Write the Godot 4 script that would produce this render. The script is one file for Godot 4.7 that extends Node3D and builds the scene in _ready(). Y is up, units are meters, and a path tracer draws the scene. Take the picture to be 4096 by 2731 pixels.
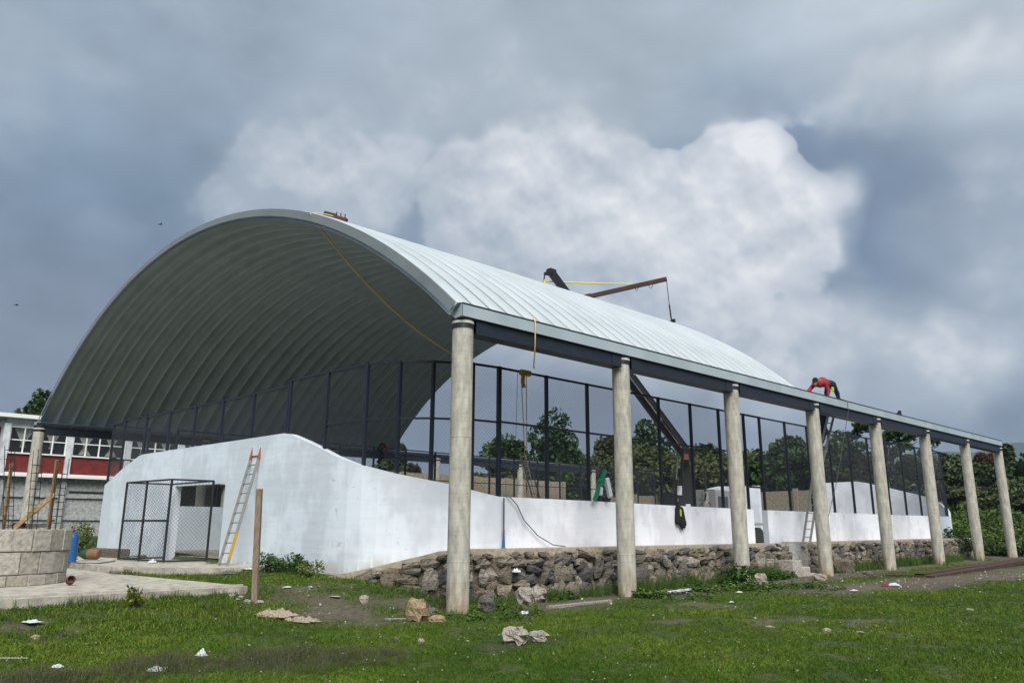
extends Node3D
# A steel-arch roof being raised over a fenced sports court, seen from the grass beside it.
# x: across the court (right row of columns at x = 0), -z: along the court away from the camera, y up, metres.

var rng := RandomNumberGenerator.new()
var used := {}
var M := {}

# ---------------------------------------------------------------- helpers
func lin(r: float, g: float, b: float) -> Color:
	return Color(r, g, b).linear_to_srgb()

func mat(key: String, c: Color, rough := 0.85, metal := 0.0) -> StandardMaterial3D:
	var m := StandardMaterial3D.new()
	m.resource_name = key
	m.albedo_color = c
	m.roughness = rough
	m.metallic = metal
	m.cull_mode = BaseMaterial3D.CULL_DISABLED
	M[key] = m
	return m

func noise(freq: float, oct: int, sd: int, kind := FastNoiseLite.TYPE_SIMPLEX_SMOOTH) -> FastNoiseLite:
	var n := FastNoiseLite.new()
	n.noise_type = kind
	n.frequency = freq
	n.fractal_type = FastNoiseLite.FRACTAL_FBM if oct > 1 else FastNoiseLite.FRACTAL_NONE
	n.fractal_octaves = oct
	n.seed = sd
	return n

# a seamless tint texture between the given colours, laid on by world position
func tint(key: String, freq: float, oct: int, sd: int, cols: Array, px := 512) -> NoiseTexture2D:
	var t := NoiseTexture2D.new()
	t.width = px
	t.height = px
	t.seamless = true
	t.noise = noise(freq, oct, sd)
	var g := Gradient.new()
	var offs := PackedFloat32Array()
	var cc := PackedColorArray()
	for i in cols.size():
		offs.append(float(i) / (cols.size() - 1))
		cc.append(cols[i])
	g.offsets = offs
	g.colors = cc
	t.color_ramp = g
	return t

func bumps(freq: float, oct: int, sd: int, px := 512) -> NoiseTexture2D:
	var t := NoiseTexture2D.new()
	t.width = px
	t.height = px
	t.seamless = true
	t.noise = noise(freq, oct, sd)
	return t

func tri(m: StandardMaterial3D, tex: Texture2D, scale: Vector3, bump: Texture2D = null, bs := 1.0, world := true) -> StandardMaterial3D:
	m.albedo_texture = tex
	m.uv1_triplanar = true
	m.uv1_world_triplanar = world
	m.uv1_scale = scale
	if bump:
		m.heightmap_enabled = true
		m.heightmap_texture = bump
		m.heightmap_scale = bs
	return m

func begin() -> SurfaceTool:
	var s := SurfaceTool.new()
	s.begin(Mesh.PRIMITIVE_TRIANGLES)
	return s

func quad(s: SurfaceTool, a: Vector3, b: Vector3, c: Vector3, d: Vector3) -> void:
	s.add_vertex(a); s.add_vertex(b); s.add_vertex(c)
	s.add_vertex(a); s.add_vertex(c); s.add_vertex(d)

func trig(s: SurfaceTool, a: Vector3, b: Vector3, c: Vector3) -> void:
	s.add_vertex(a); s.add_vertex(b); s.add_vertex(c)

# eight corners, bottom ring then top ring, both counter-clockwise seen from above
func hexa(s: SurfaceTool, p: Array) -> void:
	s.set_smooth_group(-1)
	quad(s, p[4], p[7], p[6], p[5])
	quad(s, p[0], p[1], p[2], p[3])
	for i in 4:
		var j := (i + 1) % 4
		quad(s, p[i], p[4 + i], p[4 + j], p[j])

func box(s: SurfaceTool, c: Vector3, size: Vector3, b := Basis()) -> void:
	var h := size * 0.5
	var p := []
	for y in [-1, 1]:
		for q in [[-1, 1], [1, 1], [1, -1], [-1, -1]]:
			p.append(c + b * Vector3(h.x * q[0], h.y * y, h.z * q[1]))
	hexa(s, p)

# a box with its long edges chamfered, along local z
func bevel_box(s: SurfaceTool, c: Vector3, size: Vector3, e: float, b := Basis()) -> void:
	var h := size * 0.5
	var o := [Vector2(-h.x + e, -h.y), Vector2(h.x - e, -h.y), Vector2(h.x, -h.y + e), Vector2(h.x, h.y - e), Vector2(h.x - e, h.y), Vector2(-h.x + e, h.y), Vector2(-h.x, h.y - e), Vector2(-h.x, -h.y + e)]
	s.set_smooth_group(-1)
	for i in 8:
		var p: Vector2 = o[i]
		var q: Vector2 = o[(i + 1) % 8]
		quad(s, c + b * Vector3(p.x, p.y, h.z), c + b * Vector3(p.x, p.y, -h.z), c + b * Vector3(q.x, q.y, -h.z), c + b * Vector3(q.x, q.y, h.z))
	for i in range(1, 7):
		for sg in [1.0, -1.0]:
			var a: Vector2 = o[0]
			var p2: Vector2 = o[i]
			var q2: Vector2 = o[i + 1]
			trig(s, c + b * Vector3(a.x, a.y, sg * h.z), c + b * Vector3(q2.x, q2.y, sg * h.z), c + b * Vector3(p2.x, p2.y, sg * h.z))

# straight bar of rectangular section from a to b
func bar(s: SurfaceTool, a: Vector3, b: Vector3, w: float, hgt: float, up := Vector3.UP) -> void:
	var d := (b - a)
	var l := d.length()
	if l < 1e-5:
		return
	d /= l
	var u := up
	if absf(d.dot(u)) > 0.98:
		u = Vector3.RIGHT
	var x := u.cross(d).normalized()
	var y := d.cross(x).normalized()
	box(s, (a + b) * 0.5, Vector3(w, hgt, l), Basis(x, y, d))

func tube(s: SurfaceTool, pts: Array, r0: float, sides := 8, r1 := -1.0, caps := true) -> void:
	if r1 < 0.0:
		r1 = r0
	s.set_smooth_group(0 if sides > 4 else -1)
	var n := pts.size()
	var rings := []
	var x := Vector3.ZERO
	for i in n:
		var d: Vector3 = (pts[mini(i + 1, n - 1)] - pts[maxi(i - 1, 0)]).normalized()
		if i == 0:
			x = d.cross(Vector3.UP if absf(d.y) < 0.9 else Vector3.RIGHT).normalized()
		else:
			x = (x - d * x.dot(d)).normalized()
		var y := d.cross(x)
		var r := lerpf(r0, r1, float(i) / maxf(1.0, n - 1))
		var ring := []
		for k in sides:
			var t := TAU * k / sides
			ring.append(pts[i] + (x * cos(t) + y * sin(t)) * r)
		rings.append(ring)
	for i in n - 1:
		for k in sides:
			var j := (k + 1) % sides
			quad(s, rings[i][k], rings[i][j], rings[i + 1][j], rings[i + 1][k])
	if caps and sides > 2:
		s.set_smooth_group(-1)
		for k in range(1, sides - 1):
			trig(s, rings[0][0], rings[0][k + 1], rings[0][k])
			trig(s, rings[n - 1][0], rings[n - 1][k], rings[n - 1][k + 1])

# profile of (radius, height) turned round the y axis
func lathe(s: SurfaceTool, o: Vector3, prof: Array, sides := 24, flat := false) -> void:
	s.set_smooth_group(-1 if flat else 0)
	for i in prof.size() - 1:
		var p: Vector2 = prof[i]
		var q: Vector2 = prof[i + 1]
		s.set_smooth_group(i + 1 if not flat else -1)
		for k in sides:
			var a := TAU * k / sides
			var b := TAU * (k + 1) / sides
			quad(s, o + Vector3(p.x * cos(a), p.y, p.x * sin(a)), o + Vector3(p.x * cos(b), p.y, p.x * sin(b)), o + Vector3(q.x * cos(b), q.y, q.x * sin(b)), o + Vector3(q.x * cos(a), q.y, q.x * sin(a)))

func sag(a: Vector3, b: Vector3, drop: float, n := 14) -> Array:
	var out := []
	for i in n + 1:
		var t := float(i) / n
		out.append(a.lerp(b, t) - Vector3(0, drop * 4.0 * t * (1.0 - t), 0))
	return out

func numbered(called: String) -> String:
	if not used.has(called):
		used[called] = 0
		return called
	used[called] += 1
	return "%s_%03d" % [called, used[called]]

func put(called: String, mesh: Mesh, m: Material, parent: Node3D, at := Transform3D()) -> MeshInstance3D:
	var o := MeshInstance3D.new()
	o.mesh = mesh
	o.material_override = m
	if parent == self:
		o.name = numbered(called)
	else:
		var k := 0
		var nm := called
		while parent.has_node(NodePath(nm)):
			k += 1
			nm = "%s_%03d" % [called, k]
		o.name = nm
	o.transform = at
	parent.add_child(o, true)
	return o

func obj(called: String, s: SurfaceTool, m: Material, parent: Node3D = null) -> MeshInstance3D:
	s.generate_normals()
	return put(called, s.commit(), m, parent if parent else self)

func tag(o: Node, label: String, category: String, group := "", kind := "") -> Node:
	o.set_meta("label", label)
	if category:
		o.set_meta("category", category)
	if group:
		o.set_meta("group", group)
	if kind:
		o.set_meta("kind", kind)
	return o

func thing(called: String, label: String, category: String, at := Vector3.ZERO, group := "") -> Node3D:
	var o := Node3D.new()
	o.name = numbered(called)
	add_child(o, true)
	o.position = at
	tag(o, label, category, group)
	return o

func copy(src: Node3D, at: Vector3, turn: float, label: String) -> Node3D:
	var o: Node3D = src.duplicate()
	o.name = numbered(String(src.name))
	add_child(o, true)
	o.position = at
	o.rotation.y = turn
	o.set_meta("label", label)
	return o

func sm(a: float, b: float, x: float) -> float:
	return smoothstep(a, b, x)

# height of the ground
func gh(x: float, z: float) -> float:
	var y := 0.007 * clampf(-z, 0.0, 60.0)
	var A := lerpf(0.47, 0.34, sm(0.3, 2.5, z))
	var m := A * sm(0.4, 3.2, -x) + 0.02 * maxf(0.0, minf(-x, 34.0) - 3.2)
	y += m * maxf(sm(-1.2, 0.0, z), sm(1.9, 3.2, -x))
	var d := maxf(maxf(0.0, -z - 38.0), maxf(-x - 36.0, x - 60.0))
	return y + 0.02 * minf(d, 400.0)

func on_ground(x: float, z: float, up := 0.0) -> Vector3:
	return Vector3(x, gh(x, z) + up, z)

# a rounded lump: an icosphere-like ball pushed about by noise
func lump(size: Vector3, rough: float, sd: int, rings := 5, segs := 8, cut := 0.0) -> SurfaceTool:
	var s := begin()
	var n := noise(0.9, 2, sd)
	var pts := []
	for i in rings + 1:
		var v := PI * i / rings
		var row := []
		for k in segs:
			var u := TAU * (k + 0.5 * (i % 2)) / segs
			var d := Vector3(sin(v) * cos(u), cos(v), sin(v) * sin(u))
			var e := Vector3(signf(d.x) * pow(absf(d.x), 0.86), signf(d.y) * pow(absf(d.y), 0.86), signf(d.z) * pow(absf(d.z), 0.86))
			e *= 1.0 + rough * n.get_noise_3dv(d * 1.7 + Vector3(sd * 3.1, 0, 0))
			e *= size * 0.5
			if cut > 0.0:
				e.y = maxf(e.y, -size.y * 0.5 * cut)
			row.append(e)
		pts.append(row)
	s.set_smooth_group(-1)
	for i in rings:
		for k in segs:
			var j := (k + 1) % segs
			if i > 0:
				trig(s, pts[i][k], pts[i][j], pts[i + 1][k])
			if i < rings - 1:
				trig(s, pts[i][j], pts[i + 1][j], pts[i + 1][k])
	return s

# leaf-sized faces through an ellipsoid; colours vary by clump
func leaves(s: SurfaceTool, c: Vector3, rad: Vector3, n: int, size: float, c0: Color, c1: Color, shell := 0.55, droop := 0.0) -> void:
	s.set_smooth_group(-1)
	for i in n:
		var d := Vector3(rng.randfn(), rng.randfn(), rng.randfn()).normalized()
		var r := lerpf(shell, 1.0, sqrt(rng.randf()))
		var p := c + d * rad * r
		var q := Basis(Vector3(rng.randfn(), rng.randfn(), rng.randfn()).normalized(), rng.randf() * TAU)
		var w := size * rng.randf_range(0.6, 1.3)
		var a := q * Vector3(w, 0, 0)
		var b := q * Vector3(0, 0, w * 0.55) - Vector3(0, droop * w, 0)
		s.set_color(c0.lerp(c1, rng.randf()))
		quad(s, p - a, p - b, p + a, p + b)

# smooth union of tapered capsules, meshed as surface nets. bones: [a, b, ra, rb]
func sdf(bones: Array, cell: float, k := 0.03) -> SurfaceTool:
	var lo := Vector3(1e9, 1e9, 1e9)
	var hi := -lo
	for b in bones:
		var r := maxf(b[2], b[3]) + cell * 2.5
		for e in [b[0], b[1]]:
			lo = lo.min(e - Vector3.ONE * r)
			hi = hi.max(e + Vector3.ONE * r)
	var n := Vector3i(((hi - lo) / cell).ceil()) + Vector3i.ONE
	var far := 1.0
	var f := PackedFloat32Array()
	f.resize(n.x * n.y * n.z)
	f.fill(far)
	for b in bones:
		var a: Vector3 = b[0]
		var ab: Vector3 = b[1] - b[0]
		var l2 := maxf(ab.length_squared(), 1e-9)
		var r := maxf(b[2], b[3]) + cell * 2.0 + k
		var b0 := Vector3i(((a.min(b[1]) - Vector3.ONE * r - lo) / cell).floor()).clamp(Vector3i.ZERO, n - Vector3i.ONE)
		var b1 := Vector3i(((a.max(b[1]) + Vector3.ONE * r - lo) / cell).ceil()).clamp(Vector3i.ZERO, n - Vector3i.ONE)
		for z in range(b0.z, b1.z + 1):
			for y in range(b0.y, b1.y + 1):
				for x in range(b0.x, b1.x + 1):
					var p := lo + Vector3(x, y, z) * cell
					var t := clampf((p - a).dot(ab) / l2, 0.0, 1.0)
					var d := (p - a - ab * t).length() - lerpf(b[2], b[3], t)
					var i := x + n.x * (y + n.y * z)
					var o := f[i]
					var hh := maxf(k - absf(o - d), 0.0) / k
					f[i] = minf(o, d) - hh * hh * k * 0.25
	var s := begin()
	var at := {}
	var verts := []
	for z in n.z - 1:
		for y in n.y - 1:
			for x in n.x - 1:
				var i := x + n.x * (y + n.y * z)
				var inside := 0
				var sum := Vector3.ZERO
				var cnt := 0
				var v := []
				for c in 8:
					var val := f[i + (c & 1) + n.x * ((c >> 1 & 1) + n.y * (c >> 2))]
					v.append(val)
					if val < 0.0:
						inside += 1
				if inside == 0 or inside == 8:
					continue
				for e in [[0, 1], [2, 3], [4, 5], [6, 7], [0, 2], [1, 3], [4, 6], [5, 7], [0, 4], [1, 5], [2, 6], [3, 7]]:
					var p: float = v[e[0]]
					var q: float = v[e[1]]
					if (p < 0.0) != (q < 0.0):
						var ca := Vector3(e[0] & 1, e[0] >> 1 & 1, e[0] >> 2)
						var cb := Vector3(e[1] & 1, e[1] >> 1 & 1, e[1] >> 2)
						sum += ca.lerp(cb, p / (p - q))
						cnt += 1
				at[i] = lo + (Vector3(x, y, z) + sum / cnt) * cell
	s.set_smooth_group(0)
	var st := [1, n.x, n.x * n.y]
	for i in at:
		var c := f[i]
		for ax in 3:
			var d := f[i + st[ax]]
			if (c < 0.0) == (d < 0.0):
				continue
			var u: int = st[(ax + 1) % 3]
			var w: int = st[(ax + 2) % 3]
			if not (at.has(i - u) and at.has(i - w) and at.has(i - u - w)):
				continue
			if c < 0.0:
				quad(s, at[i], at[i - w], at[i - u - w], at[i - u])
			else:
				quad(s, at[i], at[i - u], at[i - u - w], at[i - w])
	return s

# ---------------------------------------------------------------- sky, sun, camera
# Clouds: [azimuth from -z towards +x, elevation, half width, half height, strength], degrees.
var CUMULUS := [
	[-28.9, 25.2, 3.8, 3.6, 1.25], [-33.4, 23.6, 5.0, 3.8, 1.15], [-26.8, 21.4, 5.6, 4.8, 1.25], [-31.0, 19.6, 7.5, 5.4, 1.20],
	[-44.2, 25.6, 5.2, 4.6, 1.05], [-48.4, 22.6, 5.4, 5.4, 1.05], [-40.0, 22.8, 8.0, 5.6, 1.15], [-37.2, 17.6, 11.0, 6.0, 1.05], [-45.0, 19.0, 8.0, 5.0, 0.95],
	[-61.2, 26.2, 5.6, 4.4, 0.92], [-65.4, 23.4, 5.0, 3.8, 0.92], [-57.6, 25.6, 4.4, 4.2, 0.80], [-63.0, 21.6, 6.4, 4.4, 0.85],
	[-32.8, 14.0, 8.0, 4.6, 0.85], [-24.6, 11.6, 8.0, 4.4, 0.78], [-18.4, 11.2, 7.0, 4.2, 0.74], [-12.6, 17.6, 5.6, 5.6, 0.58],
	[-20.5, 29.5, 7.0, 2.4, 0.58], [-26.5, 28.8, 4.6, 1.6, 0.5], [-12.0, 29.4, 7.0, 2.8, 0.62], [-50.0, 31.5, 12.0, 5.0, 0.55],
]
# broad tones of the overcast: [azimuth, elevation, width, height, sRGB r, g, b]
var TONES := [
	[-84.0, 31.0, 12.0, 9.0, 156, 173, 190], [-75.0, 22.0, 13.0, 9.0, 124, 145, 168], [-82.0, 10.0, 12.0, 7.0, 132, 145, 164], [-66.0, 33.0, 11.0, 8.0, 154, 170, 187],
	[-47.0, 38.0, 12.0, 7.0, 174, 187, 200], [-50.0, 31.0, 9.0, 6.0, 162, 175, 188], [-34.0, 33.0, 11.0, 7.0, 170, 184, 197], [-12.0, 33.0, 13.0, 7.0, 192, 203, 213],
	[-21.0, 21.5, 8.0, 7.0, 118, 138, 164], [-12.0, 17.0, 8.0, 7.0, 146, 163, 183], [-53.0, 22.5, 4.0, 5.0, 134, 154, 176], [-32.0, 28.2, 6.0, 2.2, 136, 156, 178],
	[-47.0, 7.0, 18.0, 6.5, 122, 134, 152], [-68.0, 7.0, 14.0, 6.0, 124, 135, 153], [-27.0, 8.5, 9.0, 4.0, 152, 165, 181], [-13.0, 4.5, 10.0, 4.0, 126, 141, 160],
	[-36.0, 14.0, 10.0, 6.0, 158, 170, 185], [-22.0, 13.0, 9.0, 5.0, 156, 169, 185],
]
var sky_n := []

func sky_density(d: Vector3, az: float, el: float) -> float:
	var wx: float = sky_n[0].get_noise_3dv(d)
	var wy: float = sky_n[0].get_noise_3dv(d + Vector3(7.1, 3.3, 1.9))
	az += wx * 3.2
	el += wy * 2.6
	var f := 0.0
	for c in CUMULUS:
		var x: float = (az - c[0]) / c[2]
		if absf(x) > 1.6:
			continue
		var y: float = (el - c[1]) / c[3]
		var q := 1.0 - (x * x + y * y)
		if q > -1.2:
			f = maxf(f, c[4] * clampf(0.5 + 0.5 * q, 0.0, 1.0))
	return f

func sky_colour(az: float, el: float) -> Color:
	var a := deg_to_rad(az)
	var e := deg_to_rad(el)
	var d := Vector3(sin(a) * cos(e), sin(e), -cos(a) * cos(e))
	# the broad tones
	var acc := Vector3(165, 180, 197) * 0.03
	var w := 0.03
	var wob: float = sky_n[1].get_noise_3dv(d) * 5.0
	var wob2: float = sky_n[1].get_noise_3dv(d + Vector3(3.7, 9.1, 5.5)) * 4.0
	for t in TONES:
		var dx := wrapf(az + wob - t[0], -180.0, 180.0) / float(t[2])
		var dy: float = (el + wob2 - t[1]) / t[3]
		var g := exp(-1.6 * (dx * dx + dy * dy))
		acc += Vector3(t[4], t[5], t[6]) * g
		w += g
	var c := acc / w / 255.0
	# soft unevenness in the grey
	var n: float = sky_n[2].get_noise_3dv(d)
	var n2: float = sky_n[3].get_noise_3dv(d * Vector3(1.0, 1.7, 1.0))
	var wisp: float = sky_n[7].get_noise_3dv(d * Vector3(1.0, 1.9, 1.0))
	c *= 1.0 + 0.085 * n + 0.05 * n2
	c = c.lerp(Vector3(0.74, 0.785, 0.83), 0.34 * smoothstep(0.0, 0.55, wisp) * smoothstep(14.0, 26.0, el))
	# heaped clouds
	var f := sky_density(d, az, el)
	if f > 0.02:
		var d2 := (d + Vector3(0.012, 0.020, 0.004)).normalized()
		var big: float = sky_n[4].get_noise_3dv(d)
		var lump_a: float = -sky_n[6].get_noise_3dv(d)
		var lump_b: float = -sky_n[6].get_noise_3dv(d2)
		var fine_a: float = sky_n[8].get_noise_3dv(d)
		var fine_b: float = sky_n[8].get_noise_3dv((d + Vector3(0.004, 0.007, 0.0015)).normalized())
		var rho: float = f - 0.36 + 0.30 * big + 0.40 * (lump_a - 0.40) + 0.22 * fine_a
		var crisp := smoothstep(12.0, 20.0, el + 8.0 * big) * lerpf(0.72, 1.0, smoothstep(-54.0, -42.0, az)) * (1.0 - 0.9 * smoothstep(27.0, 29.5, el)) * (1.0 - 0.85 * smoothstep(-24.5, -21.5, az))
		c = c.lerp(Vector3(0.675, 0.725, 0.775), 0.55 * (1.0 - 0.85 * crisp) * smoothstep(0.05, 0.55, f + 0.25 * big))
		var alpha := smoothstep(0.0, lerpf(0.65, 0.05, crisp), rho) * clampf(f * 1.1, 0.0, 1.0)
		var relief: float = big - sky_n[4].get_noise_3dv(d2)
		# heads facing the sun are bright, hollows and thick middles greyer; the right hand heap is nearest the sun
		var thick := smoothstep(0.15, 0.75, rho)
		var lit := 0.62 + 0.55 * relief + 0.65 * (lump_a - lump_b) + 0.42 * (fine_a - fine_b) + 0.22 * (lump_a - 0.35) + 0.30 * big - 0.18 * thick + 0.020 * (az + 38.0) + 0.030 * (el - 21.0)
		var cl := Vector3(0.665, 0.715, 0.77).lerp(Vector3(0.945, 0.95, 0.965), clampf(lit, 0.0, 1.0))
		c = c.lerp(cl, alpha * 0.94)
	return Color(clampf(c.x, 0, 1), clampf(c.y, 0, 1), clampf(c.z, 0, 1))

func heaps() -> FastNoiseLite:
	var n := noise(6.0, 4, 17, FastNoiseLite.TYPE_CELLULAR)
	n.fractal_gain = 0.38
	n.fractal_lacunarity = 2.2
	n.cellular_return_type = FastNoiseLite.RETURN_DISTANCE
	n.cellular_distance_function = FastNoiseLite.DISTANCE_EUCLIDEAN
	n.cellular_jitter = 1.0
	return n

func build_sky() -> ImageTexture:
	sky_n = [noise(5.0, 3, 11), noise(2.2, 2, 12), noise(3.0, 4, 13), noise(9.0, 4, 14), noise(6.5, 6, 15), noise(17.0, 4, 16), heaps(), noise(4.2, 5, 23), noise(13.0, 6, 29)]
	var W := 4096
	var H := 2048
	var im := Image.create(W, H, false, Image.FORMAT_RGB8)
	im.fill(Color(0.42, 0.46, 0.47))
	var step := 8
	for by in range(0, H / 2 + 8, step):
		for bx in range(0, W, step):
			var az := wrapf((bx + step * 0.5) / W * 360.0, -180.0, 180.0)
			var el := 90.0 - (by + step * 0.5) / H * 180.0
			if az > -98.0 and az < 4.0 and el < 50.0:
				for y in range(by, by + step):
					for x in range(bx, bx + step):
						im.set_pixel(x, y, sky_colour(wrapf((x + 0.5) / W * 360.0, -180.0, 180.0), maxf(0.0, 90.0 - (y + 0.5) / H * 180.0)))
			else:
				# beyond the frame the same overcast goes on, its tones repeated from the part in view
				var z := fposmod(az + 85.0, 152.0)
				z = (z if z < 76.0 else 152.0 - z) - 85.0
				im.fill_rect(Rect2i(bx, by, step, step), sky_colour(z, clampf(el, 0.0, 36.0 + (el - 36.0) * 0.05)))
	return ImageTexture.create_from_image(im)

func setting_light() -> void:
	var cam := Camera3D.new()
	cam.name = "camera"
	add_child(cam)
	cam.fov = 47.8877
	cam.near = 0.1
	cam.far = 6000.0
	cam.position = Vector3(11.721, 1.546, 9.65)
	cam.basis = Basis.from_euler(Vector3(deg_to_rad(13.65698), deg_to_rad(46.7541), deg_to_rad(0.21576)))
	cam.current = true
	var we := WorldEnvironment.new()
	we.name = "world"
	var e := Environment.new()
	e.background_mode = Environment.BG_SKY
	var sk := Sky.new()
	var pm := PanoramaSkyMaterial.new()
	pm.panorama = build_sky()
	sk.sky_material = pm
	e.sky = sk
	e.background_energy_multiplier = 0.3333
	e.tonemap_mode = Environment.TONE_MAPPER_LINEAR
	e.tonemap_exposure = 3.0
	e.sdfgi_enabled = true
	e.ssao_enabled = true
	e.ssil_enabled = true
	e.fog_enabled = true
	e.fog_density = 0.0002
	e.fog_light_color = Color(0.72, 0.80, 0.90)
	we.environment = e
	add_child(we)
	var sun := DirectionalLight3D.new()
	sun.name = "sun"
	sun.light_energy = 0.5
	sun.light_color = Color(1.0, 0.985, 0.96)
	sun.light_angular_distance = 40.0
	sun.shadow_enabled = true
	sun.sky_mode = DirectionalLight3D.SKY_MODE_LIGHT_ONLY
	add_child(sun)
	sun.look_at_from_position(Vector3(0.75, 0.95, 0.45) * 50.0, Vector3.ZERO)

# ---------------------------------------------------------------- materials
func wall_paint() -> ImageTexture:
	# thin white paint brushed over render: 40 m along by 4.5 m up
	var W := 1600
	var H := 192
	var im := Image.create(W, H, false, Image.FORMAT_RGB8)
	var a := noise(0.35, 4, 31)
	var b := noise(1.4, 3, 32)
	var c := noise(0.12, 2, 33)
	for y in H:
		var v := 4.5 * (1.0 - (y + 0.5) / H)
		for x in W:
			var u := 40.0 * (x + 0.5) / W
			var streak := b.get_noise_2d(u * 2.2, v * 0.8)
			var patch := a.get_noise_2d(u * 1.5, v * 1.2)
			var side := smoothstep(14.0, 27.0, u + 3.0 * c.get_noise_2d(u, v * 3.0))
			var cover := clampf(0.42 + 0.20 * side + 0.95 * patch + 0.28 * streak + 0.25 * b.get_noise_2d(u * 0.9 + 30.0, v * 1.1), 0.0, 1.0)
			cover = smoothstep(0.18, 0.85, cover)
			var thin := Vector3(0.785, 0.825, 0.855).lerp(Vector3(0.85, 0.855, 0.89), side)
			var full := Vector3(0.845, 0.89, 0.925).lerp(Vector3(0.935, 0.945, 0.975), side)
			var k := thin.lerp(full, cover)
			# splashed soil at the foot
			var dirt := clampf(1.0 - (v - 0.55 - 0.25 * side) / 0.22 + 1.2 * patch, 0.0, 1.0) * 0.38 * smoothstep(0.0, 0.5, b.get_noise_2d(u * 3.0, 7.0) + 0.4)
			k = k.lerp(Vector3(0.60, 0.55, 0.46), dirt)
			# hairline cracks and a few scuffs
			var crack := absf(c.get_noise_2d(u * 9.0, v * 9.0 + 50.0))
			if crack < 0.004 and patch > 0.05:
				k *= 0.90
			im.set_pixel(x, y, Color(k.x, k.y, k.z))
	return ImageTexture.create_from_image(im)

func column_skin(sd: int) -> ImageTexture:
	# cast concrete: 1.35 m round by 5.6 m up, with pour bands, a form seam, streaks and splashed earth
	var W := 160
	var H := 512
	var im := Image.create(W, H, false, Image.FORMAT_RGB8)
	var a := noise(1.6, 4, sd)
	var b := noise(9.0, 3, sd + 1)
	var c := noise(0.5, 2, sd + 2)
	for y in H:
		var v := 5.6 * (1.0 - (y + 0.5) / H)
		var band := 0.018 * c.get_noise_1d(floorf(v / 0.92) * 7.3 + sd) + 0.02 * b.get_noise_1d(floorf(v / 0.155) * 3.1)
		var line := 0.06 * smoothstep(0.018, 0.004, absf(fposmod(v, 0.155) - 0.02))
		for x in W:
			var u := 1.35 * (x + 0.5) / W
			var q := Vector3(cos(TAU * x / W), v * 1.4, sin(TAU * x / W))
			var k := 0.92 + band + 0.17 * a.get_noise_3dv(q) + 0.05 * b.get_noise_3dv(q)
			k -= line * (0.4 + 0.6 * clampf(a.get_noise_3dv(q * 2.0) * 3.0, 0.0, 1.0))
			if absf(u - 0.4) < 0.008:
				k -= 0.07
			# runs of damp from the collar
			var run := clampf(b.get_noise_2d(u * 9.0, 3.0) * 2.0 - 0.3, 0.0, 1.0) * smoothstep(4.2, 5.5, v + 0.8 * a.get_noise_2d(u * 5.0, 1.0))
			k -= 0.16 * run
			var col := Vector3(1.0, 0.985, 0.945) * k
			var earth := smoothstep(0.75, 0.1, v + 0.45 * a.get_noise_3dv(q)) * 0.55
			col = col.lerp(Vector3(0.90, 0.76, 0.60) * k, earth)
			var rust := smoothstep(0.25, 0.45, a.get_noise_3dv(q * 0.7 + Vector3(4, 0, sd))) * smoothstep(1.2, 0.2, absf(v - 3.4)) * 0.25
			col = col.lerp(Vector3(0.86, 0.76, 0.62) * k, rust)
			im.set_pixel(x, y, Color(clampf(col.x, 0, 1), clampf(col.y, 0, 1), clampf(col.z, 0, 1)))
	return ImageTexture.create_from_image(im)

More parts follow.
